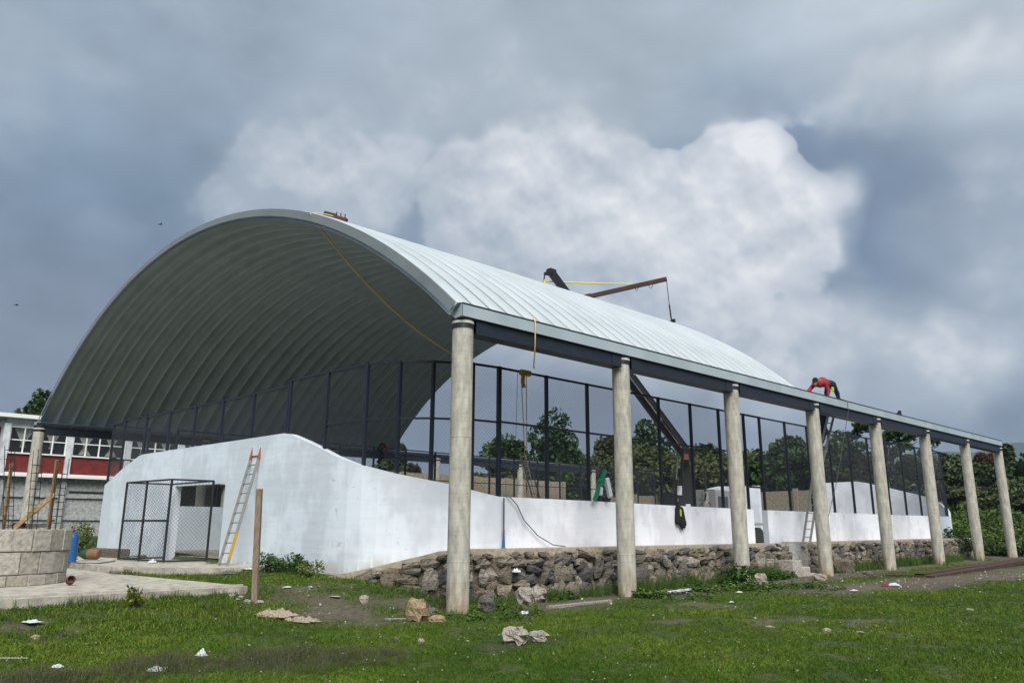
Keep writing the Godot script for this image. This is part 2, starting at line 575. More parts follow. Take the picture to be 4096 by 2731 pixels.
func materials() -> void:
	var fine := bumps(0.06, 4, 5, 256)
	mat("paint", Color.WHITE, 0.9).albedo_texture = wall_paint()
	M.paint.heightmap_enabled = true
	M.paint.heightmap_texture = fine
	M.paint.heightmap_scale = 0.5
	M.paint.uv1_triplanar = false
	tri(mat("white_wall", lin(0.80, 0.82, 0.84), 0.9), tint("w", 0.02, 4, 6, [Color(0.84, 0.85, 0.87), Color(0.97, 0.97, 0.98), Color(1, 1, 1)], 256), Vector3(0.3, 0.3, 0.3))
	for i in 3:
		var cm := mat("column%d" % i, lin(0.50, 0.495, 0.465), 0.92)
		cm.albedo_texture = column_skin(81 + 10 * i)
		cm.heightmap_enabled = true
		cm.heightmap_texture = fine
		cm.heightmap_scale = 0.5
	tri(mat("concrete", lin(0.57, 0.545, 0.50), 0.92), tint("k", 0.016, 5, 8, [Color(0.66, 0.65, 0.63), Color(0.85, 0.84, 0.81), Color(0.97, 0.96, 0.93)]), Vector3(0.35, 0.35, 0.35), fine, 0.8)
	tri(mat("mortar", lin(0.19, 0.165, 0.135), 0.95), tint("m", 0.03, 5, 9, [Color(0.45, 0.44, 0.42), Color(0.8, 0.78, 0.74), Color(1, 0.98, 0.93)]), Vector3(0.8, 0.8, 0.8), fine, 2.5)
	tri(mat("block", lin(0.45, 0.425, 0.375), 0.95), tint("b", 0.02, 5, 10, [Color(0.70, 0.69, 0.67), Color(0.88, 0.87, 0.85), Color(1, 0.99, 0.97)]), Vector3(0.8, 0.8, 0.8), fine, 1.0)
	tri(mat("block_grey", lin(0.42, 0.43, 0.43), 0.95), tint("bg", 0.02, 5, 17, [Color(0.7, 0.7, 0.7), Color(0.9, 0.9, 0.9), Color(1, 1, 1)]), Vector3(0.5, 0.5, 0.5), fine, 0.8)
	tri(mat("block_pale", lin(0.52, 0.495, 0.455), 0.95), M.block.albedo_texture, Vector3(0.7, 0.7, 0.7), fine, 1.0)
	tri(mat("tan_block", lin(0.36, 0.31, 0.235), 0.95), M.block.albedo_texture, Vector3(0.5, 0.5, 0.5), fine, 0.8)
	tri(mat("roof", lin(0.53, 0.575, 0.595), 0.5, 0.15), tint("r", 0.012, 3, 18, [Color(0.88, 0.89, 0.89), Color(0.95, 0.96, 0.96), Color(1, 1, 1)], 256), Vector3(0.2, 0.2, 0.2))
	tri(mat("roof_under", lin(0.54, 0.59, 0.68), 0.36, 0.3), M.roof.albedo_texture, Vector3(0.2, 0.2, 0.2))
	tri(mat("roof_edge", lin(0.20, 0.225, 0.235), 0.5, 0.2), M.roof.albedo_texture, Vector3(0.2, 0.2, 0.2))
	mat("seam_shade", lin(0.045, 0.055, 0.055), 0.6, 0.2)  # shade of the roof grooves, put in as a near-black colour
	tri(mat("gutter", lin(0.44, 0.51, 0.55), 0.5, 0.2), M.roof.albedo_texture, Vector3(0.2, 0.2, 0.2))
	tri(mat("navy", lin(0.014, 0.021, 0.036), 0.5, 0.0), tint("nv", 0.03, 4, 19, [Color(0.7, 0.72, 0.78), Color(1, 1, 1)], 256), Vector3(0.4, 0.4, 0.4))
	tri(mat("cap", lin(0.44, 0.385, 0.30), 0.95), M.block.albedo_texture, Vector3(0.6, 0.6, 0.6), fine, 1.5)
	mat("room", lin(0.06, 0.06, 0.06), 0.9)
	mat("navy_post", lin(0.010, 0.014, 0.026), 0.45)
	mat("wire", lin(0.075, 0.085, 0.10), 0.5, 0.3)
	mat("cage_wire", lin(0.06, 0.068, 0.08), 0.5, 0.3)
	mat("black_steel", lin(0.012, 0.013, 0.016), 0.5)
	mat("band", lin(0.55, 0.53, 0.48), 0.7)
	tri(mat("alu", lin(0.32, 0.31, 0.29), 0.5, 0.4), M.roof.albedo_texture, Vector3(3, 3, 3))
	mat("orange", lin(0.33, 0.075, 0.03), 0.6)
	mat("yellow", lin(0.45, 0.26, 0.03), 0.6)
	mat("rope", lin(0.72, 0.55, 0.22), 0.8)
	mat("strap", lin(0.70, 0.58, 0.05), 0.7)
	tri(mat("rust", lin(0.085, 0.05, 0.038), 0.85), tint("ru", 0.02, 4, 20, [Color(0.55, 0.45, 0.42), Color(0.8, 0.7, 0.68), Color(1, 0.95, 0.9)], 256), Vector3(0.8, 0.8, 0.8))
	mat("redbrown", lin(0.10, 0.032, 0.026), 0.8)
	mat("rebar", lin(0.028, 0.023, 0.020), 0.8)
	tri(mat("wood", lin(0.36, 0.235, 0.115), 0.85), tint("wd", 0.03, 4, 21, [Color(0.62, 0.56, 0.5), Color(0.85, 0.8, 0.74), Color(1, 1, 1)], 256), Vector3(4, 0.35, 4))
	tri(mat("wood_pale", lin(0.56, 0.42, 0.23), 0.85), M.wood.albedo_texture, Vector3(1, 1, 1))
	tri(mat("pole_wood", lin(0.36, 0.31, 0.245), 0.9), M.wood.albedo_texture, Vector3(6, 0.5, 6))
	tri(mat("maroon", lin(0.19, 0.022, 0.018), 0.85), tint("mr", 0.02, 4, 22, [Color(0.75, 0.72, 0.72), Color(1, 1, 1)], 256), Vector3(0.4, 0.4, 0.4))
	tri(mat("offwhite", lin(0.62, 0.65, 0.67), 0.9), tint("ow", 0.02, 4, 23, [Color(0.75, 0.75, 0.76), Color(0.95, 0.95, 0.95), Color(1, 1, 1)], 256), Vector3(0.5, 0.3, 0.5))
	mat("frame_white", lin(0.75, 0.75, 0.74), 0.6)
	mat("glass_dark", lin(0.03, 0.035, 0.04), 0.15)
	mat("curtain", lin(0.58, 0.58, 0.50), 0.95)
	mat("blue", lin(0.012, 0.09, 0.27), 0.45)
	mat("copper", lin(0.17, 0.09, 0.045), 0.7)
	mat("green_paint", lin(0.01, 0.17, 0.10), 0.6)
	mat("dark_green", lin(0.01, 0.05, 0.03), 0.6)
	mat("teal", lin(0.015, 0.085, 0.14), 0.6)
	mat("white_plastic", lin(0.56, 0.60, 0.63), 0.55)
	mat("clear_plastic", lin(0.55, 0.6, 0.62), 0.3)
	mat("black_cloth", lin(0.010, 0.010, 0.013), 0.95)
	mat("hose", lin(0.09, 0.095, 0.10), 0.6)
	mat("skin", lin(0.22, 0.11, 0.065), 0.7)
	mat("red_cloth", lin(0.30, 0.018, 0.03), 0.9)
	mat("dark_cloth", lin(0.011, 0.017, 0.028), 0.95)
	mat("denim", lin(0.018, 0.032, 0.06), 0.95)
	mat("lime", lin(0.50, 0.55, 0.06), 0.7)
	mat("grey_metal", lin(0.30, 0.30, 0.30), 0.5, 0.3)
	mat("chrome", lin(0.7, 0.7, 0.7), 0.2, 0.9)
	mat("rubber", lin(0.02, 0.02, 0.02), 0.9)
	var rock := tint("rk", 0.02, 5, 24, [Color(0.42, 0.41, 0.40), Color(0.72, 0.70, 0.68), Color(0.9, 0.88, 0.85), Color(1, 0.98, 0.95)])
	var shades := [[0.38, 0.36, 0.325], [0.17, 0.165, 0.155], [0.25, 0.23, 0.195], [0.22, 0.195, 0.155], [0.12, 0.12, 0.125], [0.31, 0.285, 0.235], [0.17, 0.145, 0.12]]
	for i in shades.size():
		tri(mat("stone%d" % i, lin(shades[i][0], shades[i][1], shades[i][2]), 0.95), rock, Vector3(1.3, 1.3, 1.3), fine, 3.0)
	tri(mat("pale_stone", lin(0.52, 0.50, 0.46), 0.95), rock, Vector3(2.2, 2.2, 2.2), fine, 3.0)
	tri(mat("tan_stone", lin(0.46, 0.36, 0.235), 0.95), rock, Vector3(2.2, 2.2, 2.2), fine, 2.0)
	tri(mat("burlap", lin(0.58, 0.49, 0.40), 0.95), tint("bu", 0.06, 3, 25, [Color(0.5, 0.46, 0.42), Color(1, 1, 1)], 256), Vector3(2, 2, 2))
	var g := mat("grass_ground", Color.WHITE, 0.95)
	g.vertex_color_use_as_albedo = true
	tri(g, tint("gg", 0.022, 5, 26, [Color(0.62, 0.62, 0.60), Color(0.84, 0.84, 0.80), Color(1, 1, 0.96)]), Vector3(0.55, 0.55, 0.55), bumps(0.05, 5, 27), 6.0)
	for key in ["leaf", "blade"]:
		var l := mat(key, Color.WHITE, 0.8)
		l.vertex_color_use_as_albedo = true
		l.metallic_specular = 0.2
		l.backlight_enabled = true
		l.backlight = Color(0.35, 0.35, 0.35)
	tri(mat("bark", lin(0.07, 0.05, 0.035), 0.95), M.wood.albedo_texture, Vector3(1, 0.4, 1))
	tri(mat("hill", lin(0.045, 0.075, 0.05), 1.0), tint("hl", 0.02, 5, 28, [Color(0.7, 0.75, 0.7), Color(1, 1, 1)]), Vector3(0.004, 0.004, 0.004))

# ---------------------------------------------------------------- the ground
func soil(x: float, z: float) -> float:
	var n: float = dirt_n.get_noise_2d(x, z)
	var n2: float = dirt_n.get_noise_2d(x * 3.1 + 40.0, z * 3.1)
	var s := 0.0
	# trodden strip at the foot of the stone wall and the columns
	s = maxf(s, sm(1.5, 0.2, x + 0.7 * n) * sm(-0.6, -2.0, z + n) * sm(-2.5, -1.2, x) * 0.9)
	# muddy track towards the right
	var mid := 2.6 + maxf(0.0, -z - 9.0) * 0.10
	s = maxf(s, sm(2.1, 0.5, absf(x - mid) + 0.9 * n) * sm(-7.5, -10.0, z) * sm(-34.0, -24.0, z))
	# bare mound round the pole and rubbish
	s = maxf(s, sm(1.9, 0.5, Vector2((x + 1.5) * 0.75, z - 1.9).length() + 0.9 * n + 0.4 * n2) * 0.85)
	s = maxf(s, sm(1.2, 0.3, Vector2(x + 0.9, z - 0.2).length() + 0.5 * n2) * 0.9)
	for q in [[4.8, -3.2, 0.8, 0.45], [6.0, -3.8, 0.7, 0.4], [6.4, -7.3, 0.6, 0.4], [-1.7, 6.6, 0.6, 0.7], [2.6, -4.6, 0.9, 0.5], [3.6, -1.9, 0.6, 0.35]]:
		s = maxf(s, sm(1.0, 0.35, Vector2(x - q[0], (z - q[1]) * 0.8).length() / q[2] + 0.9 * n + 0.6 * n2) * 0.7)
	s = maxf(s, sm(0.42, 0.62, n * 0.7 + n2 * 0.6) * 0.45)
	if x < -3.0 and z > -0.5:
		s = maxf(s, 0.2 + 0.5 * n2)
	return clampf(s, 0.0, 1.0)

var dirt_n: FastNoiseLite
var SLAB_NEAR := [Vector2(-3.0, 2.75), Vector2(-2.6, 7.5), Vector2(-20.0, 7.5), Vector2(-20.0, 3.1), Vector2(-9.4, 3.43)]
var SLAB_DOOR := [Vector2(-7.0, 1.75), Vector2(-9.0, 3.4), Vector2(-20.5, 3.8), Vector2(-20.0, 1.2), Vector2(-17.5, 0.86), Vector2(-7.2, 0.26)]

func axis(near: float, far: float, step: float, c: float) -> Array:
	var out := []
	var v := c - near
	while v <= c + near + 0.001:
		out.append(v)
		v += step
	var s := step
	var p := c + near
	while p < far:
		s *= 1.35
		p += s
		out.append(p)
	s = step
	p = c - near
	while p > -far:
		s *= 1.35
		p -= s
		out.push_front(p)
	return out

func ground() -> void:
	dirt_n = noise(0.33, 3, 41)
	var gn := noise(0.5, 3, 42)
	var gl := noise(2.0, 2, 43)
	var xs := axis(14.0, 4000.0, 0.28, 0.0)
	var zs := axis(16.0, 4000.0, 0.28, -6.0)
	var s := begin()
	s.set_smooth_group(0)
	var rows := []
	var cols := []
	for z in zs:
		var r := PackedVector3Array()
		var c := PackedColorArray()
		for x in xs:
			var y := gh(x, z)
			var near := Vector2(x - 4.0, z).length() < 40.0
			if near:
				y += 0.025 * gn.get_noise_2d(x * 2.0, z * 2.0) + 0.012 * gl.get_noise_2d(x * 2.0, z * 2.0)
			for poly in [SLAB_NEAR, SLAB_DOOR]:
				if x < -2.0 and Geometry2D.is_point_in_polygon(Vector2(x, z), PackedVector2Array(poly)):
					y -= 0.25
			if x < -2.0 and x > -19.6 and z < -0.6 and z > -32.8:
				y = minf(y, 0.45)
			var k := soil(x, z) if near else 0.0
			var green := Color(0.095, 0.135, 0.020).lerp(Color(0.060, 0.088, 0.016), 0.5 + gn.get_noise_2d(x * 0.6, z * 0.6))
			var brown := Color(0.150, 0.118, 0.080).lerp(Color(0.19, 0.165, 0.13), 0.5 + gn.get_noise_2d(x + 9.0, z))
			if not near and (x < -2.0 or z < -36.0):
				green = Color(0.03, 0.05, 0.015)
			r.append(Vector3(x, y, z))
			c.append(green.lerp(brown, k))
		rows.append(r)
		cols.append(c)
	for i in zs.size() - 1:
		for j in xs.size() - 1:
			for q in [[i, j], [i + 1, j + 1], [i, j + 1], [i, j], [i + 1, j], [i + 1, j + 1]]:
				s.set_color(cols[q[0]][q[1]])
				s.add_vertex(rows[q[0]][q[1]])
	tag(obj("ground", s, M.grass_ground), "uneven grass field with trodden brown soil along the wall", "", "", "structure")

func tuft(blades: int, hgt: float, spread: float, wid: float, cols: Array) -> ArrayMesh:
	var s := begin()
	s.set_smooth_group(-1)
	for i in blades:
		var a := rng.randf() * TAU
		var r := spread * sqrt(rng.randf())
		var p := Vector3(cos(a) * r, -0.01, sin(a) * r)
		var lean := Vector3(rng.randfn(), 0, rng.randfn()) * 0.45
		var h := hgt * rng.randf_range(0.55, 1.15)
		var side := Vector3(cos(a * 3.0), 0, sin(a * 3.0)) * wid
		var m := p + (Vector3.UP + lean * 0.5).normalized() * h * 0.6
		var t := p + (Vector3.UP + lean * 1.6).normalized() * h
		s.set_color(cols[rng.randi() % cols.size()])
		quad(s, p - side, p + side, m + side * 0.7, m - side * 0.7)
		trig(s, m - side * 0.7, m + side * 0.7, t)
	s.generate_normals()
	return s.commit()

func scatter(called: String, label: String, mesh: Mesh, places: Array, cols: Array = []) -> void:
	var mm := MultiMesh.new()
	mm.transform_format = MultiMesh.TRANSFORM_3D
	mm.use_colors = cols.size() > 0
	mm.mesh = mesh
	mm.instance_count = places.size()
	for i in places.size():
		mm.set_instance_transform(i, places[i])
		if cols.size():
			mm.set_instance_color(i, cols[i])
	var o := MultiMeshInstance3D.new()
	o.name = numbered(called)
	o.multimesh = mm
	o.material_override = M.blade
	add_child(o, true)
	tag(o, label, "", "", "stuff")

func covered(x: float, z: float) -> bool:
	if x < -2.4 and (Geometry2D.is_point_in_polygon(Vector2(x, z), PackedVector2Array(SLAB_NEAR)) or Geometry2D.is_point_in_polygon(Vector2(x, z), PackedVector2Array(SLAB_DOOR))):
		return true
	if z < -0.2 and x < -0.75:
		return true
	return z < 0.3 - 0.06 * (x + 4.0) and x < -3.0

func grass() -> void:
	var cam := Vector2(11.721, 9.65)
	var gcol := [Color(0.095, 0.165, 0.020), Color(0.07, 0.13, 0.015), Color(0.135, 0.185, 0.035), Color(0.05, 0.09, 0.012)]
	var short := [tuft(9, 0.05, 0.06, 0.0035, gcol), tuft(9, 0.07, 0.07, 0.004, gcol), tuft(8, 0.04, 0.08, 0.004, gcol + [Color(0.17, 0.15, 0.06), Color(0.12, 0.10, 0.05)])]
	var pl := [[], [], []]
	var cl := [[], [], []]
	var fld := noise(0.25, 3, 51)
	var mot := noise(1.1, 3, 52)
	var n := 0
	for i in 230000:
		var r := 8.0 + 44.0 * pow(rng.randf(), 1.55)
		var a := deg_to_rad(rng.randf_range(-86.0, -7.0))
		var x := cam.x + sin(a) * r
		var z := cam.y - cos(a) * r
		if covered(x, z) or x < -20.0 or (x < 0.4 and z < -36.0):
			continue
		var k := soil(x, z)
		if rng.randf() < k * 1.25:
			continue
		var v: float = fld.get_noise_2d(x, z)
		var v2: float = mot.get_noise_2d(x, z)
		if v2 < -0.30 and rng.randf() < 0.45:
			continue
		var far := clampf((r - 10.0) / 30.0, 0.0, 1.0)
		var sc := rng.randf_range(0.75, 1.25) * (1.0 + 0.25 * far) * (1.0 - 0.35 * k) * (1.0 + 0.4 * v + 0.5 * v2)
		if x < 0.0:
			sc *= 1.35
		var b := Basis(Vector3.UP, rng.randf() * TAU).scaled(Vector3(1.0 + 0.8 * far, 1.0, 1.0 + 0.8 * far) * sc)
		var w := rng.randi() % 3
		pl[w].append(Transform3D(b, on_ground(x, z)))
		var t := 0.95 + 0.35 * v + 0.30 * v2 + rng.randf_range(-0.17, 0.17)
		var dry := 0.94 + 0.22 * v + (0.6 if rng.randf() < 0.03 else 0.0)
		cl[w].append(Color(t * dry, t * (0.98 if dry < 1.4 else 1.15), t * 0.95))
	for w in 3:
		scatter("grass", ["short bright green turf of the field", "thin green blades of the field turf", "low clumped green blades of the field turf"][w], short[w], pl[w], cl[w])
	# greyish uncut clumps in the foreground
	var dcol := [Color(0.075, 0.095, 0.035), Color(0.105, 0.105, 0.06), Color(0.06, 0.085, 0.025), Color(0.13, 0.12, 0.075)]
	var tall := tuft(16, 0.24, 0.07, 0.003, dcol)
	var dp := []
	var dc := []
	for q in [[2.49, 6.27, 0.75, 240], [1.95, 6.0, 0.5, 90], [2.84, 4.88, 0.95, 420], [3.3, 4.1, 0.6, 140], [2.44, 7.19, 0.35, 80], [2.18, 7.5, 0.5, 130], [-8.7, 3.1, 0.5, 60]]:
		for i in q[3]:
			var a := rng.randf() * TAU
			var r: float = q[2] * sqrt(rng.randf())
			var x: float = q[0] + cos(a) * r
			var z: float = q[1] + sin(a) * r
			var sc: float = rng.randf_range(0.5, 1.1) * (1.15 - 0.6 * r / q[2])
			dp.append(Transform3D(Basis(Vector3.UP, rng.randf() * TAU).scaled(Vector3(sc, sc, sc)), on_ground(x, z)))
			var t := rng.randf_range(0.75, 1.15)
			dc.append(Color(t, t, t))
	scatter("dry_grass", "greyish uncut grass clumps in the near turf", tall, dp, dc)
	# long green weeds against the stone wall, the white wall and the slab edge
	var wcol := [Color(0.05, 0.11, 0.022), Color(0.08, 0.14, 0.03), Color(0.035, 0.075, 0.018), Color(0.12, 0.14, 0.05)]
	var weed := tuft(14, 0.42, 0.09, 0.005, wcol)
	var wp := []
	var wc := []
	for q in [[-0.75, -6.0, 0.35, 1.6, 170, 1.0], [-0.7, -8.4, 0.3, 0.9, 110, 1.15], [-0.6, -10.2, 0.4, 0.6, 60, 1.2], [-0.55, -12.1, 0.35, 0.9, 150, 1.3], [-0.7, -17.8, 0.35, 1.0, 120, 1.2], [-0.7, -20.2, 0.35, 1.6, 170, 1.1], [-0.75, -23.5, 0.35, 1.8, 170, 1.2], [-0.7, -27.5, 0.4, 2.0, 160, 1.2], [-0.7, -4.6, 0.3, 0.9, 70, 0.8], [-0.6, -3.2, 0.25, 0.4, 30, 0.8], [-0.5, -1.6, 0.3, 0.4, 26, 0.7], [-1.9, -0.3, 0.5, 0.35, 60, 0.7], [-5.4, 0.62, 0.7, 0.2, 70, 0.9], [-9.2, 0.9, 0.25, 0.2, 16, 0.6], [-19.9, 1.5, 0.9, 0.5, 90, 1.3], [-16.5, 2.6, 0.5, 0.3, 30, 0.9], [-5.5, 2.4, 2.0, 0.15, 60, 0.45], [-2.7, 5.2, 0.12, 2.2, 90, 0.55], [0.1, 0.1, 0.3, 0.3, 26, 0.45], [0.1, -5.0, 0.3, 0.3, 30, 0.5], [0.05, -10.1, 0.3, 0.35, 30, 0.7], [0.0, -15.2, 0.3, 0.3, 16, 0.5], [0.0, -20.3, 0.3, 0.3, 26, 0.6], [0.0, -25.3, 0.3, 0.4, 30, 0.7], [0.0, -30.4, 0.3, 0.4, 30, 0.7], [-2.2, 3.0, 0.25, 0.25, 16, 0.4], [-0.75, -14.0, 0.3, 0.5, 50, 0.8], [-0.75, -2.2, 0.2, 2.5, 110, 0.75], [-0.7, -7.2, 0.3, 2.4, 150, 0.9], [-0.7, -12.0, 0.3, 1.6, 110, 1.0], [-0.65, -25.0, 0.3, 5.0, 260, 1.0], [-1.2, -0.9, 0.4, 0.5, 60, 0.7]]:
		for i in q[4]:
			var x: float = q[0] + rng.randfn() * q[2] * 0.55
			var z: float = q[1] + rng.randfn() * q[3] * 0.55
			var sc: float = q[5] * rng.randf_range(0.5, 1.15)
			wp.append(Transform3D(Basis(Vector3.UP, rng.randf() * TAU).scaled(Vector3(sc, sc, sc)), on_ground(x, z)))
			var t := rng.randf_range(0.7, 1.2)
			wc.append(Color(t, t, t))
	scatter("weeds", "long green weeds along the foot of the walls", weed, wp, wc)
	# broad-leaved ground plants
	var herb_s := begin()
	for i in 26:
		var a := rng.randf() * TAU
		var r := 0.14 * sqrt(rng.randf())
		var p := Vector3(cos(a) * r, rng.randf_range(0.02, 0.16), sin(a) * r)
		var q := Basis(Vector3(rng.randfn(), 0.2, rng.randfn()).normalized(), rng.randf_range(-0.9, 0.9)) * Basis(Vector3.UP, rng.randf() * TAU)
		herb_s.set_smooth_group(-1)
		herb_s.set_color([Color(0.06, 0.11, 0.026), Color(0.09, 0.145, 0.036), Color(0.045, 0.085, 0.022)][i % 3])
		quad(herb_s, p - q * Vector3(0.045, 0, 0), p - q * Vector3(0, 0, 0.03), p + q * Vector3(0.045, 0, 0), p + q * Vector3(0, 0, 0.03))
	herb_s.generate_normals()
	var herb := herb_s.commit()
	var hp := []
	var hc := []
	for q in [[0.94, -8.82, 0.8, 0.8, 36, 1.0], [1.7, -9.85, 0.8, 0.8, 24, 0.8], [1.26, 0.28, 0.6, 0.6, 14, 0.7], [0.5, -5.0, 0.3, 0.3, 18, 1.0], [1.3, -5.8, 0.8, 0.9, 16, 0.7], [1.0, -0.7, 0.4, 0.4, 8, 0.7], [0.2, -1.1, 0.4, 0.4, 8, 0.8], [0.6, -7.4, 0.4, 0.8, 30, 0.9], [-0.5, -3.4, 0.3, 0.5, 20, 0.9], [-0.4, -12.8, 0.4, 0.8, 40, 1.2]]:
		for i in q[4]:
			var sc: float = q[5] * rng.randf_range(0.6, 1.2)
			hp.append(Transform3D(Basis(Vector3.UP, rng.randf() * TAU).scaled(Vector3(sc, sc, sc)), on_ground(q[0] + rng.randfn() * q[2] * 0.6, q[1] + rng.randfn() * q[3] * 0.6)))
			var t := rng.randf_range(0.7, 1.25)
			hc.append(Color(t, t, t))
	scatter("ground_plants", "broad leaved green plants at the column feet", herb, hp, hc)
	# small pale chips and crumbs of rubble in the soil
	var chips := lump(Vector3(0.05, 0.03, 0.045), 0.3, 5, 3, 5)
	chips.generate_normals()
	var cs := []
	var cc := []
	for i in 1500:
		var x := rng.randf_range(-3.2, 6.5)
		var z := rng.randf_range(-22.0, 5.0)
		if covered(x, z) or rng.randf() > soil(x, z) * 0.9 + 0.03:
			continue
		var sc := rng.randf_range(0.3, 1.3)
		cs.append(Transform3D(Basis.from_euler(Vector3(rng.randf(), rng.randf() * TAU, rng.randf())).scaled(Vector3(sc, sc, sc)), on_ground(x, z, 0.008)))
		var t := rng.randf_range(0.2, 0.6)
		cc.append(Color(t, t * 0.95, t * 0.86))
	scatter("rubble", "pale crumbs of rubble scattered in the soil", chips.commit(), cs, cc)
	# tiny white clover heads
	var fl := lump(Vector3(0.02, 0.015, 0.02), 0.1, 6, 3, 5)
	fl.generate_normals()
	var fp := []
	var fc := []
	for i in 420:
		var r := 8.0 + 16.0 * rng.randf()
		var a := deg_to_rad(rng.randf_range(-86.0, -7.0))
		var x := cam.x + sin(a) * r
		var z := cam.y - cos(a) * r
		if not covered(x, z):
			fp.append(Transform3D(Basis(), on_ground(x, z, 0.06)))
			fc.append(Color(0.36, 0.38, 0.30))
	scatter("clover_flowers", "tiny pale clover heads in the turf", fl.commit(), fp, fc)

# ---------------------------------------------------------------- the roof and what carries it
const SPAN := 26.75
const RAD := 19.97
var LEFT_Z := [1.88, -5.27, -12.41, -19.54, -26.63, -34.07]

var skin_turn := 0

func column(label: String, group: String, at: Vector3, hgt: float) -> Node3D:
	var t := thing("concrete_column", label, "column", at, group)
	var s := begin()
	var prof := [Vector2(0.215, -0.3)]
	for k in [0.17, 0.60]:
		# faint rings where the round formwork was joined
		var y: float = hgt * k
		prof.append_array([Vector2(0.215, y - 0.014), Vector2(0.2185, y - 0.006), Vector2(0.2185, y + 0.006), Vector2(0.215, y + 0.014)])
	prof.append(Vector2(0.215, hgt))
	prof.append(Vector2(0.0, hgt))
	var turn := rng.randf()
	for i in prof.size() - 1:
		s.set_smooth_group(i + 1)
		for k in 28:
			var c := []
			for e in [[k, i], [k + 1, i], [k + 1, i + 1], [k, i + 1]]:
				c.append([Vector3(prof[e[1]].x * cos(TAU * e[0] / 28.0), prof[e[1]].y, prof[e[1]].x * sin(TAU * e[0] / 28.0)), Vector2(e[0] / 28.0 + turn, 1.0 - clampf(prof[e[1]].y, 0.0, 5.6) / 5.6)])
			for e in [0, 1, 2, 0, 2, 3]:
				s.set_uv(c[e][1])
				s.add_vertex(c[e][0])
	skin_turn = (skin_turn + 1) % 3
	obj("shaft", s, M["column%d" % skin_turn], t)
	s = begin()
	lathe(s, Vector3.ZERO, [Vector2(0.0, hgt + 0.002), Vector2(0.226, hgt + 0.002), Vector2(0.226, hgt + 0.10)], 28)
	lathe(s, Vector3.ZERO, [Vector2(0.226, hgt + 0.15), Vector2(0.226, hgt + 0.27), Vector2(0.0, hgt + 0.27)], 28)
	obj("collar", s, M.black_steel, t)
	s = begin()
	lathe(s, Vector3.ZERO, [Vector2(0.229, hgt + 0.10), Vector2(0.229, hgt + 0.15), Vector2(0.0, hgt + 0.15)], 28)
	obj("band", s, M.band, t)
	return t

func beam(a: Vector3, b: Vector3, label: String, group: String) -> void:
	# welded box girder with end plates
	var t := thing("steel_beam", label, "beam", (a + b) * 0.5, group)
	var d := (b - a).normalized()
	var l := (b - a).length()
	var x := Vector3.UP.cross(d).normalized()
	var bs := Basis(x, d.cross(x), d)
	var s := begin()
	box(s, Vector3.ZERO, Vector3(0.26, 0.27, l), bs)
	obj("web", s, M.navy, t)
	s = begin()
	box(s, bs * Vector3(0, 0.148, 0), Vector3(0.34, 0.022, l), bs)
	obj("flange", s, M.navy, t)
	s = begin()
	box(s, bs * Vector3(0, -0.148, 0), Vector3(0.34, 0.022, l), bs)
	obj("flange", s, M.navy, t)
	for e in [-1.0, 1.0]:
		s = begin()
		box(s, bs * Vector3(0, 0, e * (l * 0.5 - 0.17)), Vector3(0.285, 0.262, 0.34), bs)
		obj("end_plate", s, M.navy, t)

func gutter(label: String, side: float, x0: float, z0: float, z1: float, lift: float) -> void:
	# bent sheet trough; the flat face looks away from the court
	var t := thing("gutter", label, "gutter", Vector3(x0, 5.68, (z0 + z1) * 0.5), "box gutters under the roof edges")
	var sec := [Vector2(0.0, 0.25), Vector2(0.0, 0.0), Vector2(-0.22, -0.02), Vector2(-0.56, 0.20), Vector2(-0.55, 0.215), Vector2(-0.215, -0.005), Vector2(-0.015, 0.012), Vector2(-0.015, 0.25)]
	var s := begin()
	s.set_smooth_group(-1)
	var h := (z0 - z1) * 0.5
	for i in sec.size():
		var p: Vector2 = sec[i]
		var q: Vector2 = sec[(i + 1) % sec.size()]
		quad(s, Vector3(p.x * side, p.y, h), Vector3(p.x * side, p.y + lift, -h), Vector3(q.x * side, q.y + lift, -h), Vector3(q.x * side, q.y, h))
	obj("trough", s, M.gutter, t)
	for e in [[h - 0.002, 0.0], [-h + 0.002, lift]]:
		s = begin()
		s.set_smooth_group(-1)
		var f := []
		for i in 4:
			f.append(Vector3(sec[i].x * side, sec[i].y + e[1], e[0]))
		quad(s, f[0], f[1], f[2], f[3])
		var g := []
		for v in f:
			g.append(v + Vector3(0, 0, -0.012 * signf(e[0])))
		quad(s, g[3], g[2], g[1], g[0])
		for i in 4:
			quad(s, f[i], g[i], g[(i + 1) % 4], f[(i + 1) % 4])
		obj("end_cap", s, M.gutter, t)
	# dark rolled lip
	s = begin()
	bar(s, Vector3(-0.006 * side, 0.262, h), Vector3(-0.006 * side, 0.262 + lift, -h), 0.034, 0.024)
	obj("lip", s, M.black_steel, t)

func arch_point(s_: float, t: float, off: float) -> Vector3:
	# s_ along the span from the right foot, t along the court, off outward from the sheet
	var c := Vector2(13.4, -8.952)
	var y := c.y + sqrt(RAD * RAD - (s_ - c.x) * (s_ - c.x))
	var n := (Vector2(s_, y) - c) / RAD
	var p := Vector2(s_, y) + n * off
	var f := p.x / SPAN
	return Vector3(0.3 - 26.7 * f, p.y, lerpf(lerpf(0.35, 1.92, f), lerpf(-14.0, -16.3, f), t))

